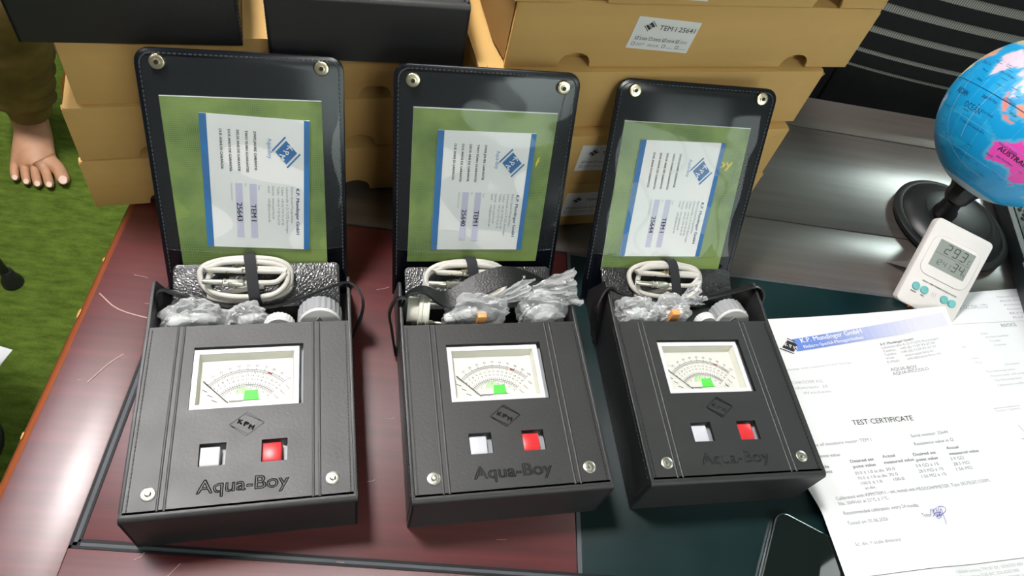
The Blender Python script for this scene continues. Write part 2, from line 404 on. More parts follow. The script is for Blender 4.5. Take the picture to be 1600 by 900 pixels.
class Print:
    """flat print in 2-D, mapped on a surface as thin ink geometry"""
    def __init__(self): self.v = []; self.f = []; self.k = []; self.mats = []
    def mi(self, mt):
        if mt not in self.mats: self.mats.append(mt)
        return self.mats.index(mt)
    def poly(self, pts, mt, lift=0.0):
        n = len(self.v); self.v += [(p[0], p[1], lift) for p in pts]; self.f.append(list(range(n, n + len(pts)))); self.k.append(self.mi(mt))
    def rect(self, x0, y0, x1, y1, mt, nx=1, ny=1, lift=0.0):
        for i in range(nx):
            for j in range(ny):
                a = x0 + (x1 - x0) * i / nx; b = x0 + (x1 - x0) * (i + 1) / nx; c = y0 + (y1 - y0) * j / ny; d = y0 + (y1 - y0) * (j + 1) / ny
                self.poly([(a, c), (b, c), (b, d), (a, d)], mt, lift)
    def stroke(self, pts, wd, mt, lift=0.0):
        for (a, b) in zip(pts[:-1], pts[1:]):
            dx, dy = b[0] - a[0], b[1] - a[1]; l = sqrt(dx * dx + dy * dy) or 1; ex, ey = dx / l * wd * .2, dy / l * wd * .2; nx, ny = -dy / l * wd / 2, dx / l * wd / 2
            self.poly([(a[0] - ex + nx, a[1] - ey + ny), (a[0] - ex - nx, a[1] - ey - ny), (b[0] + ex - nx, b[1] + ey - ny), (b[0] + ex + nx, b[1] + ey + ny)], mt, lift)
    def text(self, body, x, y, size, mt, bold=False, width=None, align='l', rot=0.0, lift=0.0, italic=False, sy=1.0):
        vs, fs, wd = text_mesh(body, bold, italic)
        sx = size
        if width: sx = width / wd
        ox = 0 if align == 'l' else (-wd * sx / 2 if align == 'c' else -wd * sx)
        n = len(self.v); c, s = cos(rot), sin(rot)
        for (a, b) in vs:
            px, py = a * sx + ox, b * size * sy
            self.v.append((x + px * c - py * s, y + px * s + py * c, lift))
        k = self.mi(mt)
        for f in fs: self.f.append([i + n for i in f]); self.k.append(k)
    def logo(self, cx, cy, hw, hh, mt, letters, rot=0.0):
        """diamond emblem: square on its corner, two bars along opposite edges, three letters running down it"""
        c, s = cos(rot), sin(rot)
        R = lambda p: (cx + p[0] * c - p[1] * s, cy + p[0] * s + p[1] * c)
        E = lambda a, b: R((a * hw, b * hh))           # a, b in diamond units
        self.poly([E(0, .80), E(.80, 0), E(0, -.80), E(-.80, 0)][::-1], mt)
        # a square trimmed so that the bars stand free of its upper-right and lower-left edges
        self.poly([E(.10, 1.06), E(1.06, .10), E(1.0, 0.0), E(0, 1.0)], mt)
        self.poly([E(-.10, -1.06), E(-1.06, -.10), E(-1.0, 0.0), E(0, -1.0)], mt)
        for ch, (a, b) in zip('KPM', ((-.30, .27), (.02, -.02), (.34, -.31))):
            q = E(a, b); r2 = rot - radians(12); sz = hh * .66
            self.text(ch, q[0] + sin(r2) * sz * .36, q[1] - cos(r2) * sz * .36, sz, letters, bold=True, rot=r2, align='c', lift=0.0001)
    def build(self, name, fn, parent=None, label=None):
        me = bpy.data.meshes.new(name)
        me.from_pydata([fn(*p) for p in self.v], [], self.f)
        for q in self.mats: me.materials.append(q)
        for p, k in zip(me.polygons, self.k): p.material_index = k
        o = bpy.data.objects.new(name, me); COL.objects.link(o)
        if parent: o.parent = parent
        if label: o['label'] = label
        return o

def smooth_path(pts, n=6, closed=False):
    """Catmull-Rom through the points"""
    pts = [Vector(p) for p in pts]; out = []; m_ = len(pts)
    for i in range(m_ if closed else m_ - 1):
        p1, p2 = pts[i], pts[(i + 1) % m_]
        p0 = pts[(i - 1) % m_] if (closed or i > 0) else p1 * 2 - p2
        p3 = pts[(i + 2) % m_] if (closed or i < m_ - 2) else p2 * 2 - p1
        for k in range(n):
            t = k / n
            out.append(0.5 * ((2 * p1) + (p2 - p0) * t + (2 * p0 - 5 * p1 + 4 * p2 - p3) * t * t + (3 * p1 - p0 - 3 * p2 + p3) * t ** 3))
    if not closed: out.append(pts[-1])
    return out

def rrect(x0, y0, x1, y1, r, n=5, corners=(1, 1, 1, 1)):
    """rounded rectangle outline, corners in order bl, br, tr, tl"""
    out = []
    for (cx, cy, a0, on) in ((x0, y0, pi, corners[0]), (x1, y0, 1.5 * pi, corners[1]), (x1, y1, 0, corners[2]), (x0, y1, .5 * pi, corners[3])):
        if not on: out.append((cx, cy)); continue
        mx = cx + r if cx == x0 else cx - r; my = cy + r if cy == y0 else cy - r
        for k in range(n + 1):
            a = a0 + (pi / 2) * k / n; out.append((mx + r * cos(a), my + r * sin(a)))
    return out

# ================================================================== THE ROOM
X0, X1, Y0, Y1 = -3.6, 4.2, -2.6, 4.4
def plane_obj(name, c, mt, kind='structure'):
    b = MB(); b._add([Vector(p) for p in c], [[0, 1, 2, 3]]); o = b.build(name, mt, recalc=False); o['kind'] = kind; return o
def slab(name, lo, hi, mt):
    b = MB(); b.box(lo, hi); o = b.build(name, mt); o['kind'] = 'structure'; return o
slab('floor', (X0, Y0, -0.06), (X1, Y1, 0), CARPET)
slab('ceiling', (X0, Y0, CEIL), (X1, Y1, CEIL + 0.06), CEILM)
slab('wall_left', (X0 - 0.08, Y0, 0), (X0, Y1, CEIL), WALLM)
slab('wall_right', (X1, Y0, 0), (X1 + 0.08, Y1, CEIL), WALLM)
slab('wall_back', (X0, Y1, 0), (X1, Y1 + 0.08, CEIL), WALLM)
wx0, wx1, wz0, wz1, wst, wcol = ADDED_WINDOW
b = MB()
for lo, hi in (((X0, 0), (wx0, CEIL)), ((wx1, 0), (X1, CEIL)), ((wx0, 0), (wx1, wz0)), ((wx0, wz1), (wx1, CEIL))):
    b.box((lo[0], Y0 - .08, lo[1]), (hi[0], Y0, hi[1]))
o = b.build('wall_front', WALLM); o['kind'] = 'structure'
win = empty('added_window', (wx0, Y0, wz0)); win['kind'] = 'structure'
b = MB(); ww, wh = wx1 - wx0, wz1 - wz0
for x in (0, ww / 3, 2 * ww / 3, ww): b.box((x - .025, -.06, 0), (x + .025, -.005, wh))
for z in (0, wh): b.box((0, -.06, z - .025), (ww, -.005, z + .025))
b.build('window_frame', WHITEPL, win)
DAY = emit('added_window_glow', wcol, wst)
for x in range(3):
    b = MB(); b.box((x * ww / 3 + .025, -.045, .025), ((x + 1) * ww / 3 - .025, -.038, wh - .025)); b.build('pane', DAY, win)

PNAMES = ['square ceiling light panel above the left case', 'long ceiling light panel beyond the globe', 'added fill light panel above the papers',
          'added uplight panel in the far left of the room', 'added light panel on the left for the haze on the desk',
          'added fill light panel behind the camera on the left', 'added fill light panel behind the camera on the right']
for i, (px, py, sx, sy, st, colr, up) in enumerate(PANELS):
    r = empty('ceiling_panel', (px, py, LAMPZ)); tag(r, PNAMES[i], 'light', 'ceiling light panels')
    b = MB()
    for (a, c, d, e) in ((-1, -1, 1, -1), (-1, 1, 1, 1), (-1, -1, -1, 1), (1, -1, 1, 1)):
        lo = (min(a, d) * sx / 2 - .015, min(c, e) * sy / 2 - .015, -.02); hi = (max(a, d) * sx / 2 + .015, max(c, e) * sy / 2 + .015, 0.0)
        b.box(lo, hi)
    b.build('panel_frame', CEILM, r)
    b = MB()
    for a in (-1, 1):
        for c in (-1, 1): b.tube([(a * sx * .45, c * sy * .45, -.002), (a * sx * .45, c * sy * .45, CEIL - LAMPZ)], .003, 6)
    b.build('hanging_rod', CEILM, r, stuff=True)
    if not up:
        b = MB(); b.box((-sx / 2, -sy / 2, -.003), (sx / 2, sy / 2, .03), .004); b.build('housing', CEILM, r)
    b = MB(); b.box((-sx / 2 + .015, -sy / 2 + .015, -.016), (sx / 2 - .015, sy / 2 - .015, -.004))
    b.build('diffuser', emit('lamp_diffuser', colr, st), r)

# ================================================================== THE DESK
desk = empty('desk', (0.55, 0.38, 0)); tag(desk, 'large dark wooden executive desk with a worn red edge and green leather inlay', 'desk')
DX, DY = 0.55, 0.38
def dbox(lo, hi, name, mt, bev=0.0, label=None):
    b = MB(); b.box((lo[0] - DX, lo[1] - DY, lo[2]), (hi[0] - DX, hi[1] - DY, hi[2]), bev)
    return b.build(name, mt, desk, label)
XL, XR, YF, YB = -0.262, 1.62, -0.06, 0.754
dbox((XL + .006, YF + .006, T - 0.045), (XR - .006, YB - .006, T - 0.004), 'top_core', REDWOOD)
G = 0.0009
dbox((XL + .004, YF, T - .006), (-0.205, 0.432, T), 'plank', REDWOOD, .0005)
dbox((-0.1985, 0.1315, T - .006), (0.1425, 0.432, T), 'plank', REDWOOD, .0005)
dbox((-0.205, YF, T - .006), (XR - .004, 0.1255, T), 'plank', REDWOOD, .0005)
dbox((XL + .004, 0.4345, T - .006), (XR - .004, 0.519, T), 'plank', GREYWOOD, .0008, 'dark brown veneer plank')
dbox((XL + .004, 0.5205, T - .006), (XR - .004, 0.689, T), 'plank', GREYWOOD, .0008, 'wide dark brown veneer plank')
dbox((XL + .004, 0.6905, T - .006), (XR - .004, YB, T), 'plank', GREYWOOD, .0008, 'narrow dark brown veneer plank at the back')
dbox((0.1470, 0.1315, T - .006), (XR - 0.06, 0.4305, T - 0.0002), 'leather_inlay', PADMAT, .0004, 'dark green leather writing inlay')
dbox((XR - 0.06, 0.1315, T - .006), (XR - .004, 0.432, T), 'plank', REDWOOD, .0005)
b = MB()
for (x0, y0, x1, y1) in ((-0.2050, 0.1255, -0.2032, 0.432), (-0.2003, 0.1275, -0.1985, 0.432), (-0.2050, 0.1255, XR - .06, 0.1273), (-0.2003, 0.1297, XR - .06, 0.1315)):
    b.box((x0 - DX, y0 - DY, T - .005), (x1 - DX, y1 - DY, T + .0002))
b.build('inlay_strip', INLAY, desk, 'black double inlay line')
b = MB()
b.box((-0.2032 - DX, 0.1273 - DY, T - .005), (-0.2003 - DX, 0.432 - DY, T - .0002)); b.box((-0.2032 - DX, 0.1273 - DY, T - .005), (XR - .06 - DX, 0.1297 - DY, T - .0002))
b.box((0.1432 - DX, 0.1315 - DY, T - .005), (0.1466 - DX, 0.4322 - DY, T + .0003)); b.box((0.1432 - DX, 0.4308 - DY, T - .005), (XR - .06 - DX, 0.4342 - DY, T + .0002))
b.build('inlay_edging', INLAYGREY, desk, 'thin grey line edging the leather inlay')
# rounded left edge, worn orange, with chips
b = MB(); prof = [(0, -.045), (-.005, -.043), (-.008, -.036), (-.008, -.010), (-.0065, -.004), (-.003, -.0008), (.004, .0), (.004, -.045)]
b.prism([(XL + .004 + p[0] - DX, T + p[1]) for p in prof], YF - DY, YB - DY, axis='y', smooth=True); b.build('edge_moulding', REDEDGE, desk, 'worn orange-red rounded edge')
for yy, s in ((0.305, .006), (0.20, .004), (0.12, .005), (0.36, .003)):
    b = MB(); b.lathe([(s * .5, 0), (s * .42, .0006), (.0003, .0009)], 8, Matrix.Translation((XL - .001 - DX, yy - DY, T - .0014)) @ Matrix.Rotation(radians(-35), 4, 'Y') @ Matrix.Diagonal((.45, 1.5, 1, 1)))
    b.build('edge_chip', ORANGE, desk, 'pale chip in the varnished edge')
# scratches in the varnish
b = MB(); random.seed(3)
for k in range(34):
    x = random.uniform(-.25, .12); y = random.uniform(.0, .40); a = random.uniform(-.6, .9); l = random.uniform(.002, .012) if k > 6 else random.uniform(.02, .05)
    p = [(x + l * t * cos(a) + .002 * sin(3 * t), y + l * t * sin(a), T + .0003) for t in (0, .5, 1)]
    b.ribbon([(q[0] - DX, q[1] - DY, q[2]) for q in p], (sin(a), -cos(a), 0), .00035 if k > 6 else .0005, .0002)
for pts in (((-.254, .325), (-.235, .312), (-.205, .306), (-.17, .303)), ((-.235, .245), (-.226, .262), (-.218, .272))):
    b.ribbon(smooth_path([(q[0] - DX, q[1] - DY, T + .0003) for q in pts], 4), (0.3, 1, 0), .0009, .0002)
b.build('scratch', mat('varnish_scratch', (0.42, 0.27, 0.24), 0.5, var=0.2), desk, 'pale scratches in the varnish', stuff=True)
for name, lo, hi in (('pedestal', (XL + .05, .02, 0), (XL + .40, .70, T - .045)), ('pedestal', (XR - .42, .02, 0), (XR - .05, .70, T - .045)), ('modesty_panel', (XL + .40, .64, .12), (XR - .42, .66, T - .045))):
    dbox(lo, hi, name, REDWOOD, .002)

# ================================================================== THE METER CASES
W, L, H = 0.1452, 0.1412, 0.0522
POS = {1: (-.0914, .142, .1823), 2: (.087, .1668, .1653), 3: (.2585, .1924, .1394)}
HV = 0.2035
HVK = {1: .2035, 2: .2035, 3: .1965}
LEAN = {1: radians(26.0), 2: radians(22.1), 3: radians(30.4)}
FW = {1: .1435, 2: .145, 3: .147}
FLEN = {1: .1975, 2: .203, 3: .2015}
def cmat(k):
    x, y, r = POS[k]; return Matrix.Translation((x, y, T)) @ Matrix.Rotation(r, 4, 'Z')
FCU = {1: (-.0005, .0001), 2: (-.0015, -.0048), 3: (-.0055, -.0004)}
def flp(k, u, s, off=0.0):
    """a point of the flap: u across, s up along the flap, off towards the reader"""
    a = LEAN[k]; c0, c1 = FCU[k]
    return Vector((u + (c1) * 0 + 0, HVK[k] + s * sin(a) - off * cos(a), .005 + s * cos(a) + off * sin(a)))
def flu(k, s):                              # sideways lean of the flap centre
    c0, c1 = FCU[k]; return c0 + (c1 - c0) * s / .19
def fl(k, u, s, off=0.0):
    return flp(k, u + flu(k, s), s, off)

def panel_with_holes(b, x0, x1, y0, y1, z0, z1, holes, mt=None):
    xs = sorted({x0, x1} | {h[0] for h in holes} | {h[2] for h in holes}); ys = sorted({y0, y1} | {h[1] for h in holes} | {h[3] for h in holes})
    def solid(i, j):
        if i < 0 or j < 0 or i >= len(xs) - 1 or j >= len(ys) - 1: return False
        cx, cy = (xs[i] + xs[i + 1]) / 2, (ys[j] + ys[j + 1]) / 2
        return not any(h[0] < cx < h[2] and h[1] < cy < h[3] for h in holes)
    for i in range(len(xs) - 1):
        for j in range(len(ys) - 1):
            if not solid(i, j): continue
            a, c, d, e = xs[i], ys[j], xs[i + 1], ys[j + 1]
            b._add([(a, c, z1), (d, c, z1), (d, e, z1), (a, e, z1)], [[0, 1, 2, 3]], mt)
            b._add([(a, c, z0), (d, c, z0), (d, e, z0), (a, e, z0)], [[3, 2, 1, 0]], mt)
            for di, dj, p, q in ((-1, 0, (a, e), (a, c)), (1, 0, (d, c), (d, e)), (0, -1, (a, c), (d, c)), (0, 1, (d, e), (a, e))):
                if not solid(i + di, j + dj):
                    b._add([(p[0], p[1], z0), (q[0], q[1], z0), (q[0], q[1], z1), (p[0], p[1], z1)], [[0, 1, 2, 3]], mt)

def stitch_row(b, p, q, off, n, ln=.0021, wd=.0007, ht=.0005):
    p, q = Vector(p), Vector(q); d = (q - p).normalized(); off = Vector(off); s = d.cross(off).normalized()
    for i in range(n):
        c = p + (q - p) * ((i + .5) / n)
        vs = [c + d * a * ln / 2 + s * e * wd / 2 + off * h for h in (0, ht) for a, e in ((-1, -1), (1, -1), (1, 1), (-1, 1))]
        b._add(vs, [[4, 5, 6, 7], [0, 1, 5, 4], [1, 2, 6, 5], [2, 3, 7, 6], [3, 0, 4, 7]])

SIDEP = [(0, 0), (0, H - .003), (.0012, H - .0008), (.003, H), (.1412, H + .0006), (.150, H + .0012), (.176, H + .0028), (.1815, H + .0020), (.1835, H - .001), (.190, .036), (.2035, .008), (.2035, 0)]
WH = (-.0385, .0735, .0370, .1228)           # window cut-out
B1 = (-.0290, .0322, -.0122, .0480); B2 = (.0103, .0322, .0270, .0480)

def face_outline_mesh(b, mt):
    """debossed emblem and lettering: thin ridges following the outlines"""
    pass

def make_case(k, open_=True, loc=None, label='', group=None):
    if loc is None: root = empty('moisture_meter_case', mw=cmat(k))
    else: root = empty('moisture_meter_case', loc[0], loc[1])
    tag(root, label, 'meter case', group)
    # shell
    b = MB(); b.box((-W / 2 + .002, .002, 0.0), (W / 2 - .002, HV, .0028), .0006); b.build('bottom_panel', LEATHER, root)
    r_ = .0035
    prof = [(0, .0), (0, H - r_)] + [(r_ - r_ * cos(t * pi / 10), H - r_ + r_ * sin(t * pi / 10)) for t in range(1, 6)] + [(.006, H), (.006, H - .0026), (.0026, H - .004), (.0026, 0)]
    b = MB(); b.prism(prof, -W / 2 + .0002, W / 2 - .0002, axis='x', smooth=True); b.build('front_panel', LEATHER, root)
    for sgn in (-1, 1):
        b = MB(); pts = SIDEP if open_ else [(0, 0), (0, H - .003), (.0012, H - .0008), (.003, H), (.198, H), (.2035, H - .004), (.2035, 0)]
        b.prism(pts, sgn * (W / 2), sgn * (W / 2 - .0026), axis='x', bev=.0005); b.build('side_panel', LEATHER, root)
    b = MB()
    for sgn in (-1, 1):
        stitch_row(b, (sgn * (W / 2 - .0046), .006, H), (sgn * (W / 2 - .0046), .139, H), (0, 0, 1), 44)
        stitch_row(b, (sgn * W / 2, .004, .004), (sgn * W / 2, .004, H - .005), (sgn, 0, 0), 14)
        stitch_row(b, (sgn * W / 2, .006, H - .004), (sgn * W / 2, .139, H - .004), (sgn, 0, 0), 40)
    b.build('stitching', THREAD, root, stuff=True)
    if not open_:
        b = MB(); b.prism(rrect(-W / 2 + .0026, .006, W / 2 - .0026, HV, .004), H - .0026, H, axis='z')
        for u in (-.0505, -.0463, .0440, .0482): b.tube([(u, .008, H - .0002), (u, .19, H - .0002)], .0010, 6)
        b.build('face_panel', LEATHER, root)
        b = MB(); b.box((-W / 2 + .003, HV - .003, .001), (W / 2 - .003, HV, H - .003), .0006); b.build('rear_panel', LEATHER, root)
        return root
    # face with cut-outs and the two pressed double ribs
    b = MB(); panel_with_holes(b, -W / 2 + .0026, W / 2 - .0026, .0045, L, H - .0026, H, [WH, B1, B2])
    for u in (-.0505, -.0463, .0440, .0482): b.tube([(u, .005, H - .0009), (u, L - .0005, H - .0009)], .0013, 10)
    b.build('face_panel', LEATHER, root)
    # pressed emblem and name
    b = MB()
    def outline_text(body, x, y, size, width, rot=0.0):
        cu = bpy.data.curves.new('pressed', 'FONT'); cu.body = body; cu.size = 1.0; cu.resolution_u = 3; cu.fill_mode = 'NONE'
        o = bpy.data.objects.new('pressed', cu); COL.objects.link(o)
        dg = bpy.context.evaluated_depsgraph_get(); me = o.evaluated_get(dg).to_mesh()
        vs = [v.co.copy() for v in me.vertices]; es = [tuple(e.vertices) for e in me.edges]
        x0 = min(v.x for v in vs); x1 = max(v.x for v in vs); sx = width / (x1 - x0)
        o.evaluated_get(dg).to_mesh_clear(); bpy.data.objects.remove(o); bpy.data.curves.remove(cu)
        c, s = cos(rot), sin(rot)
        P = []
        for v in vs:
            px, py = (v.x - x0) * sx, v.y * size; P.append(Vector((x + px * c - py * s, y + px * s + py * c, H)))
        for i, j in es:
            a, d = P[i], P[j]
            if (a - d).length < 1e-6: continue
            t = (d - a).normalized(); n = Vector((-t.y, t.x, 0)) * .00038; up = Vector((0, 0, .00034)); t = t * .00012
            b._add([a - t + n, a - t + up, a - t - n, d + t + n, d + t + up, d + t - n], [[0, 1, 4, 3], [1, 2, 5, 4]])
    PRESSED = mat('pressed_leather', (0.004, 0.004, 0.005), 0.45, var=0.2)
    outline_text('Aqua-Boy', -.0282, .0140, .0128, .0565)
    b.build('pressed_name', PRESSED, root, 'name pressed into the leather')
    b = MB()
    lc = Vector((.0, .0605, H))
    def seg(p, q, wd=.0004):
        b.ribbon([lc + Vector((p[0], p[1], 0.0001)), lc + Vector((q[0], q[1], 0.0001))], (-(q[1] - p[1]), q[0] - p[0], 0), wd * 2, .0004)
    D = [(0, .0088), (.0112, 0), (0, -.0088), (-.0112, 0)]
    for i in range(4): seg(D[i], D[(i + 1) % 4])
    seg((-.0098, -.0011), (.0014, -.0098 + .0022)); seg((.0098, .0011), (-.0014, .0098 - .0022))
    for ch, (x, y) in zip('KPM', ((-.0060, .0008), (-.0020, -.0012), (.0014, -.0036))): outline_text(ch, lc.x + x, lc.y + y, .0042, .0029, radians(-20))
    b.build('pressed_emblem', PRESSED, root, 'diamond emblem pressed into the leather')
    # snap studs
    for u in (-.0565, .0565):
        b = MB(); b.lathe([(.0046, 0), (.0046, .0006), (.0040, .0009), (.0022, .0009), (.0019, .0024), (.0013, .0030), (.0002, .0031)], 24, Matrix.Translation((u, .0165, H)))
        b.build('snap_stud', NICKEL, root)
    # instrument inside
    b = MB(); panel_with_holes(b, -.052, .052, .010, .134, .020, H - .0075, [(WH[0] + .002, WH[1] + .002, WH[2] - .006, WH[3] - .005), (B1[0], B1[1], B1[2] - .0036, B1[3] - .002), (B2[0], B2[1], B2[2] - .0036, B2[3] - .002)])
    inst = b.build('instrument_body', GREYPL, root, 'grey plastic instrument body seen through the cut-outs')
    x0, y0, x1, y1 = WH[0] + .0002, WH[1] + .0003, WH[2] - .0030, WH[3] - .0018
    b = MB(); fr = .0036
    panel_with_holes(b, x0, x1, y0, y1, H - .0078, H - .0010, [(x0 + fr, y0 + fr, x1 - fr, y1 - fr)], WHITEPL)
    meter = b.build('meter_frame', WHITEPL, root, 'white frame around the dial', autosmooth=False)
    zi = H - .0085; fi = fr + .0022
    b = MB()
    o4 = [(x0 + fr, y0 + fr), (x1 - fr, y0 + fr), (x1 - fr, y1 - fr), (x0 + fr, y1 - fr)]; i4 = [(x0 + fr + .0007, y0 + fr + .0006), (x1 - fr - .0012, y0 + fr + .0006), (x1 - fr - .0012, y1 - fr - .0016), (x0 + fr + .0007, y1 - fr - .0016)]
    vs = [(p[0], p[1], H - .0022) for p in o4] + [(p[0], p[1], zi) for p in i4]
    b._add(vs, [[0, 1, 5, 4], [1, 2, 6, 5], [2, 3, 7, 6], [3, 0, 4, 7]]); b.build('dial_surround', CREAMPL, meter, 'cream sloping surround', autosmooth=False)
    b = MB(); b.box((i4[0][0] - .0003, i4[0][1] - .0003, zi - .001), (i4[2][0] + .0003, i4[2][1] + .0003, zi)); b.build('dial', DIAL, meter)
    # scale
    DI = DIALINK; p = Print(); cx = (i4[0][0] + i4[1][0]) / 2 + .0002; yb = i4[0][1] + .0012
    PC = (0, -8.5)
    def pol(r, a): return (PC[0] + r * sin(a), PC[1] + r * cos(a))
    A = radians(46)
    def arc(r, a0, a1, wd, mt, n=28):
        p.stroke([pol(r, a0 + (a1 - a0) * i / n) for i in range(n + 1)], wd * 1.7, mt)
    arc(37, -A, A, .22, DI); arc(35.8, -A, A, .16, DI); arc(24.6, -A, A, .22, DI); arc(23.6, -A, A, .14, DI)
    for i in range(51):
        a = -A + 2 * A * i / 50; big = i % 5 == 0
        p.stroke([pol(35.8, a), pol(34.6 if not big else 33.8, a)], .28, DI)
        if i % 5 == 0:
            p.stroke([pol(37, a), pol(38.6, a)], .32, DI)
            q = pol(39.6, a); p.text(str(i * 2), q[0], q[1], 2.5, DI, align='c', rot=-a * .85)
        if i % 2 == 0:
            p.stroke([pol(24.6, a), pol(26.4, a)], .28, DI); p.stroke([pol(23.6, a), pol(22.2, a)], .24, DI)
    for i in range(15):
        a = -A * .98 + 2 * A * .98 * i / 14
        q = pol(31.2, a); p.text(str(6 + i), q[0], q[1], 2.2, DI, align='c', rot=-a * .85, bold=(i < 4))
        q = pol(28.2, a); p.text(str(4 + i), q[0], q[1], 2.1, DI, align='c', rot=-a * .85)
        if i % 2 == 0:
            q = pol(20.3, a); p.text(str(i + 2), q[0], q[1], 2.0, DI, align='c', rot=-a * .85)
    for (r, a0) in ((37, -A - .13), (31.5, -A - .17), (26.5, -A - .24)):
        p.stroke([pol(r - 3.2, a0), pol(r + .6, a0 - .015)], .6, DI)
    for (r, w_) in ((36.5, 'Holz'), (31.0, 'Papier'), (25.5, 'Textil')):
        q = pol(r - 2, A + .10); p.text(w_, q[0], q[1], 2.0, DI, rot=-A)
    a0 = radians(23); p.stroke([pol(36.4, a0 + t * .022) for t in range(5)], .9, REDINK)
    p.poly([(-2.2, 3.4), (8.6, 3.4), (7.6, 11.4), (-1.4, 11.4)], GREENINK); p.poly([(-8.0, 8.6), (-1.6, 8.8), (-1.6, 11.6), (.6, 11.8), (.8, 14.6), (-6.2, 14.2)], PALEGREEN)
    p.text('Feuchtigkeit', -11.6, 2.2, 1.9, DI); p.text('Moisture', -9.5, .4, 1.9, DI); p.text('Humidité', 1.5, .9, 1.9, DI)
    p.stroke([(-12, 3.3), (10, 3.3)], .32, DI)
    p.build('dial_scale', lambda x, y, l: Vector((cx + x * .00098, yb + y * .00098, zi + .0002 + l)), meter, 'printed scale with a green field')
    b = MB(); b.tube([(cx - .0098, yb - .001, zi + .0016), (cx - .0295, yb + .0192, zi + .0016)], .00030, 6); b.build('needle', INK, meter)
    b = MB(); b.box((x0 + fr - .0004, y0 + fr - .0004, H - .0020), (x1 - fr + .0004, y1 - fr + .0004, H - .0014)); b.build('pane', PANE, meter)
    for hb, mt, lb in ((B1, BUTTONW, 'pale grey-white push button'), (B2, BUTTONR, 'red push button')):
        b = MB(); b.box((hb[0] + .0003, hb[1] + .0003, H - .016), (hb[2] - .0037, hb[3] - .0018, H - .0012), .0012); b.build('push_button', mt, root, lb)
    # inner leather pad for the cable
    pw = .0645
    def pad(s, t, lift=0.0):
        v = .177 + .034 * t; z = .0195 + .0145 * t
        return Vector((-pw + 2 * pw * s, v - lift * .4, z + lift * .9))
    b = MB(); tilt = atan2(.0145, .034); ln = sqrt(.034 ** 2 + .0145 ** 2)
    Mx = Matrix.Translation((0, .177, .0195)) @ Matrix.Rotation(tilt, 4, 'X')
    b.prism(rrect(-pw, 0, pw, ln, .004, 4, (0, 0, 1, 1)), 0, .0022, axis='z', M=Mx, bev=.0004); b.build('cable_pad', GRAIN, root, 'pebbled leather pad under the coiled cable')
    # hinge and flap
    b = MB(); w2 = FW[k] / 2; rr = .010; n = 6
    out = rrect(-w2, 0, w2, FLEN[k], .011, 6, (0, 0, 1, 1))
    t = bmesh.new()
    f0 = [t.verts.new(fl(k, u, s, 0)) for u, s in out]; f1 = [t.verts.new(fl(k, u, s, -.0026)) for u, s in out]; N_ = len(out)
    A0 = t.faces.new(f0); A1 = t.faces.new(f1)
    for i in range(N_): t.faces.new([f0[i], f0[(i + 1) % N_], f1[(i + 1) % N_], f1[i]])
    bmesh.ops.recalc_face_normals(t, faces=t.faces)
    es = [e for e in t.edges if A0 in e.link_faces or A1 in e.link_faces]
    bmesh.ops.bevel(t, geom=es, offset=.0008, segments=2, profile=.5, affect='EDGES'); bmesh.ops.triangulate(t, faces=[f for f in t.faces if len(f.verts) > 4])
    b._take(t); b.prism([(HV - .003, .0), (HV + .001, .0), (HV + .0035, .006), (HV + .0015, .009), (HV - .0018, .006)], -w2 + .001, w2 - .001, axis='x')
    flap = b.build('flap', VINYL, root, 'black lid flap standing open')
    b = MB(); ins = .0034
    path = rrect(-w2 + ins, .02, w2 - ins, FLEN[k] - ins, .0085, 6, (0, 0, 1, 1))
    path = [path[-1]] + path if False else path
    pth = [path[i] for i in range(len(path))]
    seq = [pth[0]] + pth[::-1]                 # up the left side, round the top, down the right
    seq = pth[1:] + [pth[0]]
    pts3 = [fl(k, u, s, .0) for u, s in seq]
    acc = 0.0; nrm = (fl(k, 0, .1, 1) - fl(k, 0, .1, 0))
    for p_, q_ in zip(pts3[:-1], pts3[1:]):
        d = (q_ - p_).length
        stitch_row(b, p_, q_, nrm, max(1, int(round(d / .0034))), ln=.0022, wd=.0008, ht=.0006)
    b.build('stitching', mat('grey_thread', (0.05, 0.055, 0.06), 0.6, var=0.2), flap, stuff=True)
    # clear pocket
    b = MB(); bow = .0022
    ptop = FLEN[k] - .0055; pbot = .0415 if k == 1 else .0465
    def pk(s, tt):
        u = (-w2 + .0038) + (2 * w2 - .0076) * s; e = sin(pi * s) ** .5 if 0 < s < 1 else 0
        sag = -.004 * (1 - (2 * s - 1) ** 2) * (1 - tt) * 0.8
        wav = .0006 * sin(9 * s + 3 * k) * sin(7 * tt + k) + .0005 * sin(17 * tt + 5 * s)
        return fl(k, u, pbot + sag + (ptop - pbot) * tt, .0004 + (bow + wav) * e * min(1, 4 * (1 - tt) + .15))
    b.grid(pk, 28, 36); b.tube([pk(i / 28, 0) for i in range(29)], .00035, 6)
    b.build('clear_pocket', PVC, flap, 'clear plastic pocket over the booklet')
    for u, s in ((-.0565 if k == 1 else -.0585, .1882), (.0555 if k == 1 else .0585, .1888)):
        if k == 2: s += .003
        if k == 3: s += .004
        q = fl(k, u, s, .0008); zax = nrm.normalized(); xax = Vector((1, 0, 0)); yax = zax.cross(xax)
        Mx = Matrix(((xax.x, yax.x, zax.x, q.x), (xax.y, yax.y, zax.y, q.y), (xax.z, yax.z, zax.z, q.z), (0, 0, 0, 1)))
        b = MB(); b.lathe([(.0056, 0), (.0056, .0008), (.0050, .0016), (.0042, .0018), (.0026, .0018), (.0024, .0026), (.0016, .0027), (.0013, .0016), (.0001, .0015)], 28, Mx)
        sk = b.build('snap_socket', BRASS, flap)
        b = MB(); b.lathe([(.0013, .0017), (.0001, .00175)], 12, Mx); b.build('socket_hole', DARKMETAL, sk)
    return root

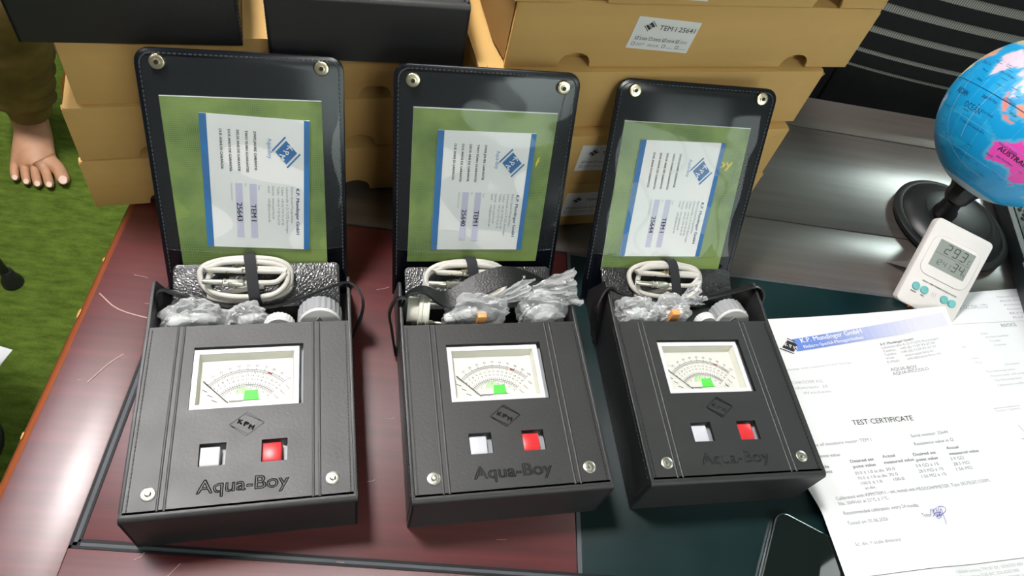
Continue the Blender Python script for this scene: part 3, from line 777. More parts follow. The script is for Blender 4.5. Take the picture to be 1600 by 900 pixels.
LBL = {1: 'open black leather meter case at the left, orange-free warranty card numbered 25643 in its raised flap'}
case1 = make_case(1, label='open black leather meter case standing leftmost on the red wood, card 25643 in its flap', group='open meter cases')
case2 = make_case(2, label='middle open black meter case, card 25640 in its flap, strap across its cable', group='open meter cases')
case3 = make_case(3, label='open black leather meter case beside the printed certificate, card 25644 in its flap', group='open meter cases')

# shoulder straps: from a loop outside one ear, over the compartment, to the other ear
WDV = (0, .62, -.78)
def strap(root, pts, wd, width, name='shoulder_strap', th=.0018):
    b = MB(); P = smooth_path(pts, 6)
    if isinstance(wd, list):
        wd = [Vector(q) for q in smooth_path(wd, 6)]
    if isinstance(width, list):
        width = [v.x for v in smooth_path([(x, 0, 0) for x in width], 6)]
    b.ribbon(P, wd, width, th); return b.build(name, STRAPMAT, root)
w2 = W / 2
strap(case1, [(-w2 + .0036, .166, .030), (-w2 + .0038, .171, .044), (-w2 + .0060, .1745, .0515), (-.058, .1755, .046), (-.040, .1755, .034), (-.015, .1735, .0275), (.012, .1725, .0280), (.034, .1745, .036), (.056, .1765, .047), (w2 - .004, .1765, .0530), (w2 + .003, .173, .0545), (w2 + .0095, .166, .046), (w2 + .0085, .160, .030), (w2 + .0022, .154, .012)], WDV, .012)
strap(case3, [(-w2 - .0022, .150, .008), (-w2 - .0075, .158, .030), (-w2 - .0085, .164, .044), (-w2 - .003, .172, .0545), (-w2 + .004, .1755, .0525), (-.058, .178, .043), (-.040, .1785, .034), (-.010, .178, .030), (.012, .178, .0295), (.036, .179, .034), (.054, .179, .043), (w2 - .004, .177, .0525), (w2 + .0022, .170, .0530), (w2 + .0026, .160, .030), (w2 + .0020, .152, .012)], WDV, .012)
strap(case2, [(-w2 - .0020, .146, .004), (-w2 - .0052, .154, .026), (-w2 - .0070, .160, .042), (-w2 - .002, .164, .0550), (-w2 + .0045, .164, .0560), (-w2 + .0050, .158, .044), (-w2 + .004, .154, .030)], WDV, .013, 'strap_end')
strap(case2, [(-w2 + .0048, .156, .034), (-w2 + .0040, .161, .050), (-w2 + .0085, .167, .0600), (-.052, .169, .0600), (-.040, .166, .0535), (-.028, .166, .0530), (-.008, .174, .0590), (.014, .181, .0625), (.032, .183, .0600), (.052, .180, .0540), (w2 - .003, .175, .0480)],
      [(0, .62, -.78), (0, .62, -.78), (0, .70, -.7), (0, .85, -.4), (0, .95, -.15), (0, .95, .10), (0, .95, .20), (0, .95, .10), (0, .9, -.2), (0, .8, -.5), (0, .62, -.78)], [.012, .012, .012, .013, .015, .017, .019, .018, .013, .011, .011])

# coiled cables strapped on the pads
def coil(k, label, seed):
    rnd = random.Random(seed); tl = radians(30)
    c0 = Vector(({1: -.0075, 2: -.013, 3: -.004}[k], .1945, .0375))
    ex, ey = Vector((1, 0, 0)), Vector((0, cos(tl), sin(tl))); ez = Vector((0, -sin(tl), cos(tl)))
    pts = []; turns = 3.0; n = 108
    for i in range(n + 1):
        t = i / n * turns * 2 * pi + radians(200); q = i / n
        wob = .0022 * sin(t * .5 + seed) ; a = .0365 - .0065 * q + .0016 * sin(2.3 * t + seed); bb = .0180 - .0050 * q + .0012 * sin(1.7 * t + seed * 2)
        ct, st = cos(t), sin(t); e_ = .72
        x = a * math.copysign(abs(ct) ** e_, ct) + wob + (-.002 + .004 * q); y = bb * math.copysign(abs(st) ** .82, st) + .0012 * sin(t * .6 + 1)
        z = -.0045 + .0068 * q + .0008 * sin(t * 1.5)
        pts.append(c0 + ex * x + ey * y + ez * z)
    # tail ends run straight inside the coil
    def lpt(x, y, z): return c0 + ex * x + ey * y + ez * z
    pts = [lpt(.012, -.0065, -.003), lpt(.0, -.008, -.0042), lpt(-.014, -.011, -.0046)] + pts[2:-4] + [lpt(.030, .0045, .0022), lpt(.022, .0065, .002), lpt(.008, .0072, .002)]
    P = smooth_path(pts, 2)
    b = MB(); b.tube(P, .00235, 10)
    o = b.build('coiled_cable', CABLE); tag(o, label, 'cable', 'grey cables on the leather pads')
    for (p0, p1, nm, lab) in ((lpt(.008, .0072, .002), lpt(-.016, .0058, .0025), 'plug_connector', 'brass-coloured connector'), (lpt(-.002, -.0045, .0045), lpt(-.033, -.0025, .0050), 'plug_connector', 'nickel-plated connector')):
        d = (p1 - p0); ln = d.length; z = d.normalized(); x = z.orthogonal().normalized(); y = z.cross(x)
        Mx = Matrix(((x.x, y.x, z.x, p0.x), (x.y, y.y, z.y, p0.y), (x.z, y.z, z.z, p0.z), (0, 0, 0, 1)))
        b = MB(); b.lathe([(.0018, -.001), (.0026, 0), (.0032, .001), (.0032, ln * .36), (.0027, ln * .38), (.0027, ln * .44), (.0031, ln * .46), (.0031, ln * .50), (.0023, ln * .52), (.0023, ln * .97), (.0017, ln), (.0014, ln * .96), (.0002, ln * .94)], 16, Mx)
        b.build(nm, BRASS if 'brass' in lab else NICKEL, o, lab)
    b = MB(); p0 = lpt(.008, -.0045, .0045); b.tube(smooth_path([lpt(.030, .003, .0026), lpt(.022, -.004, .004), p0, lpt(-.001, -.0045, .0045)], 5), .0021, 8); b.build('cable_tail', CABLE, o)
    recenter(o, cmat(k))
    # black elastic loop of the case holding the coil
    b = MB(); u = c0.x + {1: .004, 2: .006, 3: .005}[k]
    loop = [lpt(u - c0.x - .0025, .0200, -.006), lpt(u - c0.x - .0024, .0200, .0005), lpt(u - c0.x - .0014, .0150, .0054), lpt(u - c0.x, .002, .0066), lpt(u - c0.x + .0016, -.0150, .0058), lpt(u - c0.x + .0026, -.0205, .001), lpt(u - c0.x + .0028, -.0205, -.006)]
    b.ribbon(smooth_path(loop, 5), (1, .04, 0), .0088, .0010)
    b.build('elastic_loop', ELASTIC, {1: case1, 2: case2, 3: case3}[k])
coil(1, 'pale grey coiled cable strapped inside the leftmost case', 1)
coil(2, 'pale grey coiled cable under the leather strap of the middle case', 4)
coil(3, 'pale grey coiled cable strapped inside the case beside the certificate', 7)

# booklets and warranty cards in the pockets
BK = {1: (-.0585, .0548, .0250, .1640), 2: (-.0620, .0525, .0345, .1703), 3: (-.0635, .0545, .0300, .1665)}
CDS = {1: (-.0355, .0430, .0425, .1512), 2: (-.0425, .0370, .0470, .1538), 3: (-.0475, .0322, .0450, .1525)}
NUM = {1: '25643', 2: '25640', 3: '25644'}
BKL = {1: 'green sackcloth-print booklet in the pocket of the leftmost case', 2: 'green sackcloth-print booklet in the pocket of the middle case', 3: 'green sackcloth-print booklet with yellow lettering in the pocket of the case beside the certificate'}
CDL = {1: 'warranty card numbered 25643 in the leftmost flap', 2: 'warranty card numbered 25640 in the middle flap', 3: 'warranty card numbered 25644 in the flap beside the globe'}
def booklet(k):
    u0, u1, s0, s1 = BK[k]
    b = MB()
    n = 14
    def bk(off):
        return lambda s, t: flp(k, u0 + (u1 - u0) * s, s0 + (s1 - s0) * t, off + .00025 * sin(6 * s + k) * sin(4 * t))
    b.grid(bk(.0011), n, n, BURLAP)
    o = b.build('booklet', BURLAP, recalc=False); tag(o, BKL[k], 'booklet', 'green booklets in the flaps')
    b = MB(); b.box((-1, -1, -1), (1, 1, 1))
    for v in b.bm.verts:
        v.co = flp(k, u0 + (u1 - u0) * (v.co.x + 1) / 2, s0 + (s1 - s0) * (v.co.y + 1) / 2 + (.0006 if v.co.y > 0 else 0), .0004 + .00055 * (v.co.z + 1) / 2 - .0002)
    b.build('pages', PAPER, o, 'white page edges')
    if k == 3:
        p = Print(); p.text('Aqua-Boy', -30, 6, 11.5, YELLOWINK, bold=True, width=62); p.rect(12, -12, 14, -9, YELLOWINK)
        p.text('TEM I', -25, -12, 6, YELLOWINK, width=26)
        p.build('cover_lettering', lambda x, y, l: flp(k, .0125 + x * .001, .1250 + y * .001, .00165), o, 'yellow cover lettering')
    elif k == 2:
        p = Print(); p.poly([(0, 0), (2.4, 5.5), (1.0, 5.5), (-.6, 1.2)], YELLOWINK); p.poly([(-.5, -3.5), (2.2, 3.0), (1.0, 3.2), (-.8, 0)], YELLOWINK)
        p.build('cover_lettering', lambda x, y, l: flp(k, .0405 + x * .001, .128 + y * .001, .00165), o, 'scrap of yellow cover lettering')
    recenter(o, cmat(k))
def card(k):
    u0, u1, s0, s1 = CDS[k]; sk = {1: .0032, 2: .0, 3: .0012}[k]; skw = {1: -.0040, 2: .0, 3: .0012}[k]
    o = None
    def cp(x, y, off):                       # x reading direction (down the flap), y up the card (towards the right)
        s = s1 - (s1 - s0) * x / 108.0; u = u0 + (u1 - u0) * y / 75.0
        u += sk * (x / 108.0 - .5) * -1.6; s += skw * (y / 75.0 - .5)
        return flp(k, u, s, off)
    b = MB(); b.box((-1, -1, -1), (1, 1, 1))
    for v in b.bm.verts: v.co = cp((v.co.x + 1) * 54, (v.co.y + 1) * 37.5, .0017 + .0004 * (v.co.z + 1) / 2)
    o = b.build('warranty_card', CARD); tag(o, CDL[k], 'card', 'warranty cards in the flaps')
    p = Print()
    p.rect(0, 0, 108, 4.8, BLUEINK); p.rect(0, 71, 108, 75, BLUEINK)
    p.logo(26, 58.5, 11.8, 9.6, BLUEINK, WHITEINK)
    p.text('Aqua-Boy', 15.5, 45.6, 4.2, SKYINK, width=16)
    for y, s, w_ in ((36.0, 'ZWEI JAHRE GARANTIE', 31), (30.2, 'TWO YEARS GUARANTEE', 33), (24.4, 'DEUX ANS DE GARANTIE', 32.5), (18.6, 'DOS ANOS DE GARANTIA', 33), (12.8, 'DUE ANNI DI GARANZIA', 31.5)):
        p.text(s, 10.8, y, 2.5, INK, bold=True, width=w_)
    p.text('K.P. Mundinger GmbH', 55, 65.4, 3.4, NAVYINK, bold=True, width=40)
    for y, s, w_ in ((61.6, 'Elektro-Spezial-Messgerätebau', 31), (58.0, 'Lehenstraße 4, D-71272 Renningen', 40), (54.6, 'Telefon   +49 (0) 7159 93 67 00', 33), (51.6, 'Telefax   +49 (0) 7159 93 67 07', 33), (48.0, 'Internet   www.aqua-boy.de', 28), (45.0, 'email      info@aqua-boy.de', 31)):
        p.text(s, 54, y, 2.4, GREYINK, width=w_)
    p.text('Type', 53.5, 38.2, 2.2, PALEINK); p.text('Nr.', 53.0, 28.6, 2.2, PALEINK); p.text('Gerätenummer', 53.0, 18.8, 2.2, PALEINK, width=15)
    p.rect(53, 32.0, 99, 37.0, LAVENDER); p.rect(53, 22.0, 99, 27.0, LAVENDER)
    p.text('TEM I', 70, 32.6, 5.4, INK, bold=True, width=14.5, lift=.0001); p.text(NUM[k], 69, 22.6, 5.4, INK, bold=True, width=16, lift=.0001)
    p.build('card_print', lambda x, y, l: cp(x, y, .0023 + l), o)
    recenter(o, cmat(k))
for k in (1, 2, 3): booklet(k); card(k)

# accessories in the compartments
def disc_cap(k, c, r, ln, label, grey=True, yaw=0.0, pitch=radians(-20)):
    Mx = Matrix.Translation(c) @ Matrix.Rotation(yaw, 4, 'Z') @ Matrix.Rotation(pi / 2 + pitch, 4, 'X')
    b = MB()
    n = 48; prof = [(r * .90, ln * .0), (r, ln * -.08), (r, -ln * .9), (r * .94, -ln)]
    # ribbed rim
    vs, fs = [], []
    for (q, z) in [(1.0, 0.0), (1.0, -ln)]:
        for i in range(n * 2):
            rr = r * (1.0 if (i // 2) % 2 == 0 else .965); a = 2 * pi * i / (n * 2); vs.append(Mx @ Vector((rr * cos(a), rr * sin(a), z)))
    N_ = n * 2
    for i in range(N_): fs.append([i, (i + 1) % N_, N_ + (i + 1) % N_, N_ + i])
    fs.append(list(range(N_, 2 * N_)))
    fs.append(list(range(N_)))
    b._add(vs, fs)
    o = b.build('electrode_cap', CAPGREY if grey else CAPWHITE); tag(o, label, 'cap', 'caps in the case compartments')
    b = MB(); b.lathe([(r * .965, .0), (r * .965, .0012), (r * .90, .0022), (.0002, .0024)], 48, Mx); b.build('cap_face', CAPWHITE, o, 'white end face')
    if grey:
        b = MB()
        for p0, p1 in (((-.40, .05), (0, .52)), ((0, .52), (.40, .05))):
            b.ribbon([Mx @ Vector((p0[0] * r, -p0[1] * r * -1, .0025)), Mx @ Vector((p1[0] * r, p1[1] * r, .0025))], (Mx.to_3x3() @ Vector((-(p1[1] - p0[1]), p1[0] - p0[0], 0))), .0006, .0004)
        b.build('moulded_mark', PALEINK, o)
    recenter(o, cmat(k)); return o
disc_cap(1, Vector((.0485, .1505, .0330)), .0175, .0150, 'grey ribbed cap with a white face in the leftmost case')
disc_cap(3, Vector((.0490, .1515, .0325)), .0170, .0150, 'grey ribbed cap with a white face in the case beside the certificate')
disc_cap(1, Vector((.0175, .1490, .0315)), .0120, .006, 'small smooth white cap in the leftmost case', False)
disc_cap(3, Vector((.0225, .1490, .0350)), .0095, .006, 'small smooth white cap in the case beside the certificate', False)

def bag(k, c, size, seed, label, tail=None, inner=None, sub=4, orange=None):
    """crinkled polythene bag: a creased blob, optional fanned-out twisted neck"""
    t = bmesh.new(); bmesh.ops.create_icosphere(t, subdivisions=sub, radius=1.0)
    off = Vector((seed * 3.1, seed * 1.7, seed * 5.3))
    for v in t.verts:
        d = v.co.normalized()
        vd = noise.voronoi(d * 2.6 + off)[0]; crease = (vd[1] - vd[0])
        vd2 = noise.voronoi(d * 6.0 + off)[0]
        r = .78 + .30 * noise.noise(d * 1.5 + off) + .26 * crease + .10 * (vd2[1] - vd2[0])
        p = Vector((d.x * size[0], d.y * size[1], d.z * size[2])) * r
        v.co = Vector(c) + p
        v.co.z = max(v.co.z, .0035)
    b = MB(); b._take(t)
    if tail:
        p0, p1, wd = Vector(tail[0]), Vector(tail[1]), tail[2]; dr = (p1 - p0); sd = dr.cross(Vector((0, -.6, .8))).normalized(); up = sd.cross(dr).normalized()
        def tl(s, tt):
            spread = .30 + .70 * max(0, tt - .10) ** .7; a = (s - .5) * 2
            jag = .30 * noise.noise(Vector((s * 5, seed, 3)))
            w1 = noise.noise(Vector((s * 5 + seed, tt * 2.5, 1))); w2_ = noise.noise(Vector((s * 14, tt * 5 + seed, 7)))
            return p0 + dr * (tt * (1 + jag)) + sd * (a * wd * spread + wd * .2 * w2_ * tt) + up * (wd * spread * (.75 * w1 + .30 * w2_ + .25 * (1 - a * a)))
        b.grid(tl, 34, 14, smooth=False)
    o = b.build('plastic_bag', BAG, autosmooth=False); tag(o, label, 'bag', 'clear bags of small parts')
    for p in o.data.polygons: p.use_smooth = True
    try: o.data.set_sharp_from_angle(angle=radians(24))
    except Exception: pass
    if inner:
        for (q, r, ln, ax) in inner:
            b = MB(); z = Vector(ax).normalized(); x = z.orthogonal().normalized(); y = z.cross(x); q = Vector(q)
            Mx = Matrix(((x.x, y.x, z.x, q.x), (x.y, y.y, z.y, q.y), (x.z, y.z, z.z, q.z), (0, 0, 0, 1)))
            b.lathe([(r * .7, -ln / 2), (r, -ln / 2 + r * .3), (r, ln * .2), (r * .7, ln * .25), (r * .7, ln / 2 - r * .2), (r * .5, ln / 2)], 18, Mx); b.build('bagged_part', BAGIN, o, 'white part inside the bag')
    if orange:
        b = MB(); q = Vector(orange); b.box(q - Vector((.0038, .003, .008)), q + Vector((.0038, .003, .006)), .0012); b.build('orange_plug', ORANGE, o, 'orange part showing through the bag')
    recenter(o, cmat(k)); return o
bag(1, (-.046, .1600, .033), (.026, .0155, .022), 1, 'puffed clear plastic bag at the left end of the leftmost case', inner=[((-.052, .158, .034), .006, .022, (1, .2, .1)), ((-.036, .157, .036), .005, .020, (.9, -.2, .1))])
bag(1, (-.006, .1600, .030), (.0185, .0145, .019), 2, 'clear plastic bag next to the small white cap in the leftmost case', inner=[((-.004, .158, .032), .005, .018, (1, .1, .3))])
bag(2, (-.010, .1590, .040), (.030, .0155, .026), 3, 'clear plastic bag with an orange part in the middle case', tail=((.006, .163, .050), (.036, .172, .060), .010), inner=[((-.018, .157, .044), .005, .020, (1, .1, .2)), ((-.030, .1535, .043), .0045, .012, (1, .0, .2))], orange=(-.0070, .1480, .0495))
bag(2, (.048, .1600, .042), (.024, .0155, .024), 5, 'fanned-out clear plastic bag over a white cap in the middle case', tail=((.038, .168, .058), (.074, .166, .067), .017), inner=[((.050, .1545, .034), .0175, .012, (0, -1, .35))])
bag(3, (-.040, .1600, .036), (.024, .0150, .021), 6, 'clear plastic bag at the left end of the case beside the certificate', inner=[((-.044, .158, .037), .006, .022, (1, .2, .1)), ((-.032, .157, .034), .005, .018, (.9, -.3, .1))])
bag(3, (-.010, .1600, .040), (.018, .0150, .019), 8, 'clear plastic bag with an orange part beside the small white cap', tail=((-.002, .166, .048), (.014, .168, .057), .012), inner=[((-.006, .158, .036), .005, .016, (1, .1, .3))], orange=(-.0135, .1500, .0480))

# two-pin probe head in the middle case
root = empty('probe_head', mw=cmat(2) @ Matrix.Translation((-.0575, .1625, .0405)) @ Matrix.Rotation(radians(-8), 4, 'Z') @ Matrix.Rotation(radians(12), 4, 'X'))
tag(root, 'cream two-pin probe head lying under the strap of the middle case', 'probe')
RX = Matrix.Rotation(pi / 2, 4, 'Y')
b = MB(); b.lathe([(.0095, -.011), (.0112, -.0098), (.0112, .001)], 32, RX); b.build('probe_body', PLUG, root)
b = MB(); b.lathe([(.0140, .001), (.0146, .0016), (.0146, .0040), (.0136, .0046), (.0136, .0072), (.0144, .0078), (.0144, .0095), (.0136, .0100)], 40, RX); b.build('probe_collar', PLUG, root)
for dv, dz in ((.0045, .0085), (-.0070, -.0060)):
    b = MB(); b.lathe([(.0022, .0095), (.0022, .0135), (.0013, .0140), (.0013, .0145), (.0017, .0150), (.0017, .0275), (.0009, .0290)], 14, Matrix.Translation((0, dv, dz)) @ RX); b.build('contact_pin', NICKEL, root)

# ================================================================== CARDBOARD BOXES
def carton(name, loc, rz, w, d, h, label, group, tags=(), flap_out=(.003, .002), jit=0):
    rnd = random.Random(jit)
    root = empty(name, (loc[0], loc[1], T + loc[2]), rz); tag(root, label, 'box', group)
    b = MB(); b.box((-w / 2 + .004, .014, .0003), (w / 2 - .004, d, h - .0035), .0008); b.build('body', CARDB, root)
    nc = [-(w / 2 - .058), (w / 2 - .058)]
    pts = [(-w / 2, .0008)]
    for c in nc:
        pts += [(c - .0138, .0008)] + [(c - .0135 * cos(a), .0008 + .0130 * sin(a) ** .75) for a in [pi * i / 12 for i in range(1, 12)]] + [(c + .0138, .0008)]
    pts += [(w / 2, .0008), (w / 2 - .001, h - .004), (w / 2 - .0045, h - .0004), (-w / 2 + .0045, h - .0004), (-w / 2 + .001, h - .004)]
    b = MB(); b.prism(pts, .0, .0026, axis='y', bev=.0004); b.build('front_panel', CARDB, root)
    b = MB(); b.prism([(-.0, h - .0032), (.0006, h - .0008), (.0022, h), (d, h), (d, h - .0028), (.0028, h - .0030)], -w / 2 + .0022, w / 2 - .0022, axis='x', smooth=True); b.build('lid', CARDB, root)
    for sgn in (-1, 1):
        o_ = flap_out[0 if sgn < 0 else 1]
        b = MB()
        b._add([(sgn * (w / 2 - .001), .006, .003), (sgn * (w / 2 - .001), .006, h - .006), (sgn * (w / 2 + o_), .030, h - .005), (sgn * (w / 2 + o_ * .8), .030, .003), (sgn * (w / 2 - .001), d - .01, h - .005), (sgn * (w / 2 - .001), d - .01, .003)], [[0, 1, 2, 3], [3, 2, 4, 5]])
        n = len(b.bm.verts)
        r_ = bmesh.ops.solidify(b.bm, geom=list(b.bm.faces), thickness=.0026)
        b.build('side_flap', CARDB, root)
        b = MB(); b.box((-.004, -.0010, -.0016), (.006, .0060, .0016), .0006, Matrix.Translation((sgn * (w / 2 - .005), .0022, h - .0028)) @ Matrix.Rotation(sgn * radians(16 + rnd.uniform(-5, 8)), 4, 'Y') @ Matrix.Rotation(radians(rnd.uniform(-20, 20)), 4, 'Z'))
        b.build('corner_tab', CARDIN, root, 'crumpled corner tab')
    for (cx, cz, lw, lh, rot, num, short) in tags:
        b = MB(); Mx = Matrix.Translation((cx, -.0003, cz)) @ Matrix.Rotation(rot, 4, 'Y')
        b.box((-lw / 2, -.0002, -lh / 2), (lw / 2, .0003, lh / 2), 0, Mx); lb = b.build('label', STICKER, root, 'white printed label')
        p = Print(); s = lw / 57.0
        p.logo(-15.5, 7, 5.2, 4.6, INK, STICKER, rot=0)
        p.text(num, -7, 4.4, 6.2, INK, width=33 * min(1, len(num) / 11))
        for i, q in enumerate(('200', '202', '204', '205')):
            x = -24 + i * 12.5
            p.stroke([(x, -5.6), (x + 2.6, -5.6), (x + 2.6, -3), (x, -3), (x, -5.6)], .35, INK); p.text(q, x + 3.8, -5.8, 3.3, INK if i < 3 else GREYINK, italic=(i == 3), width=7)
            if i != 1: p.stroke([(x - .3, -3.6), (x + 1, -5.2), (x + 3.4, -2.0)], .4, GREYINK)
        p.stroke([(-25, -11), (-22.4, -11), (-22.4, -8.4), (-25, -8.4), (-25, -11)], .35, INK); p.text('207', -21.4, -11, 3.4, GREYINK, italic=True, width=8)
        p.text('Stück', -11, -11, 3.4, GREYINK, italic=True, width=11)
        for x in (3, 15.5):
            p.stroke([(x, -11), (x + 2.6, -11), (x + 2.6, -8.4), (x, -8.4), (x, -11)], .35, INK); p.stroke([(x + 4, -11), (x + 10, -11)], .3, GREYINK)
        p.build('label_print', lambda x, y, l: Mx @ Vector((x * s, -.0004 - l, y * s)), lb)
    return root

A2 = radians(16.2); D2 = Vector((cos(A2), sin(A2), 0)); N2 = Vector((-sin(A2), cos(A2), 0)); C0 = Vector((-.2876, .414, 0)); BW = .285
LS = [(0.0, .0000, .0565, 'bottom of the stack of brown cartons overhanging the left desk edge'), (.004, .0568, .0555, 'middle of the stack of brown cartons overhanging the left desk edge'), (.0165, .1126, .0600, 'topmost brown carton of the left stack, carrying two black cases')]
for i, (s, z, h, lab) in enumerate(LS):
    c = C0 + D2 * (s + BW / 2) + N2 * (.001 * i)
    carton('carton', (c.x, c.y, z), A2 + radians((0, .4, -.3)[i]), BW, .24, h, lab, 'brown cartons', flap_out=(.010 if i == 2 else .002, .002), jit=i)
A3 = radians(15.5); D3 = Vector((cos(A3), sin(A3), 0)); N3 = Vector((-sin(A3), cos(A3), 0)); C3 = Vector((.1437, .4695, 0))
RS = [(-.1200, .0000, .0608, 'bottom brown carton of the right stack, label partly hidden by a flap', [(.0100 + .003, .0315, .057, .033, radians(1), 'TEM I 25', True)], 0.0, 0),
      (-.1240, .0612, .0608, 'second brown carton from the bottom of the right stack', [(.0125, .0335, .057, .031, radians(1), 'TEM I 25', True)], .000, 0),
      (-.1180, .1224, .0600, 'third brown carton up in the right stack, corner tab showing', [], .010, -.6),
      (-.0960, .1828, .0600, 'brown carton labelled 25641 in the right stack', [(.0, .0315, .0570, .0285, radians(5), 'TEM I 25641', False)], .0140, -.8),
      (-.1000, .2432, .0600, 'topmost brown carton of the right stack, cut by the photo edge', [(.0230 - .0560, .0210, .0600, .0300, radians(3), 'TEM I 25642', False)], .010, .0)]
for i, (s, z, h, lab, tg, back, dr) in enumerate(RS):
    w_ = .325
    c = C3 + D3 * (s + w_ / 2) + N3 * back
    tg2 = [((t[0] - s - w_ / 2 if i < 2 else t[0] + .0), *t[1:]) for t in tg]
    if i < 2: tg2 = [((.0165 if i == 0 else .0150) - s - w_ / 2, *t[1:]) for t in tg]
    if i == 3: tg2 = [(.0315 - s - w_ / 2, *tg[0][1:])]
    if i == 4: tg2 = [(.0245 - s - w_ / 2, *tg[0][1:])]
    carton('carton', (c.x, c.y, z), A3 + radians(dr), w_, .24, h, lab, 'brown cartons', tags=tg2, jit=10 + i)

# closed cases lying on the left stack
ZC = T + .1728
def closed(p, q, label):
    p, q = Vector(p), Vector(q); c = (p + q) / 2; a = atan2(q.y - p.y, q.x - p.x)
    return make_case(0, False, ((c.x, c.y, ZC), a), label, 'closed cases on the cartons')
closed((-.2890, .4120, 0), (-.1485, .4470, 0), 'closed black leather case on the carton stack, above the bare foot')
closed((-.1272, .4385, 0), (.0155, .4665, 0), 'closed black leather case nearest the tall right carton stack')

# ================================================================== PAPERS
def paper(name, corners, label, lift, prt=None, nx=14, ny=18, z0=.0006):
    """sheet spanned by four corners (tl, tr, br, bl) with a lift function"""
    tl, tr, br, bl = [Vector(c) for c in corners]
    def pt(s, t, off=0.0):                  # s left to right, t top to bottom
        p = (tl * (1 - s) + tr * s) * (1 - t) + (bl * (1 - s) + br * s) * t
        return Vector((p.x, p.y, T + z0 + lift(s, t) + off))
    b = MB(); b.grid(lambda s, t: pt(s, 1 - t), nx, ny, th=.00022)
    o = b.build(name, PAPER); tag(o, label, 'paper')
    if prt: prt(o, pt)
    return o
ca = radians(9.5); ex, ey = Vector((cos(ca), sin(ca), 0)), Vector((-sin(ca), cos(ca), 0)); TL0 = Vector((.532, .413, 0)) - ex * .21
def cw(x, y): return TL0 + ex * (x / 1000) - ey * (y / 1000)
def cz(x, y):
    fx = max(0, min(1, x / 210)); fy = max(0, min(1, 1 - y / 297))
    sm = lambda q: max(0, min(1, q)) ** 2 * (3 - 2 * max(0, min(1, q)))
    return .001 + .004 * fx + .012 * fx ** 2 * fy ** 3 + .0085 * sm((y - 158) / 36) * (1 - sm((x - 62) / 60))
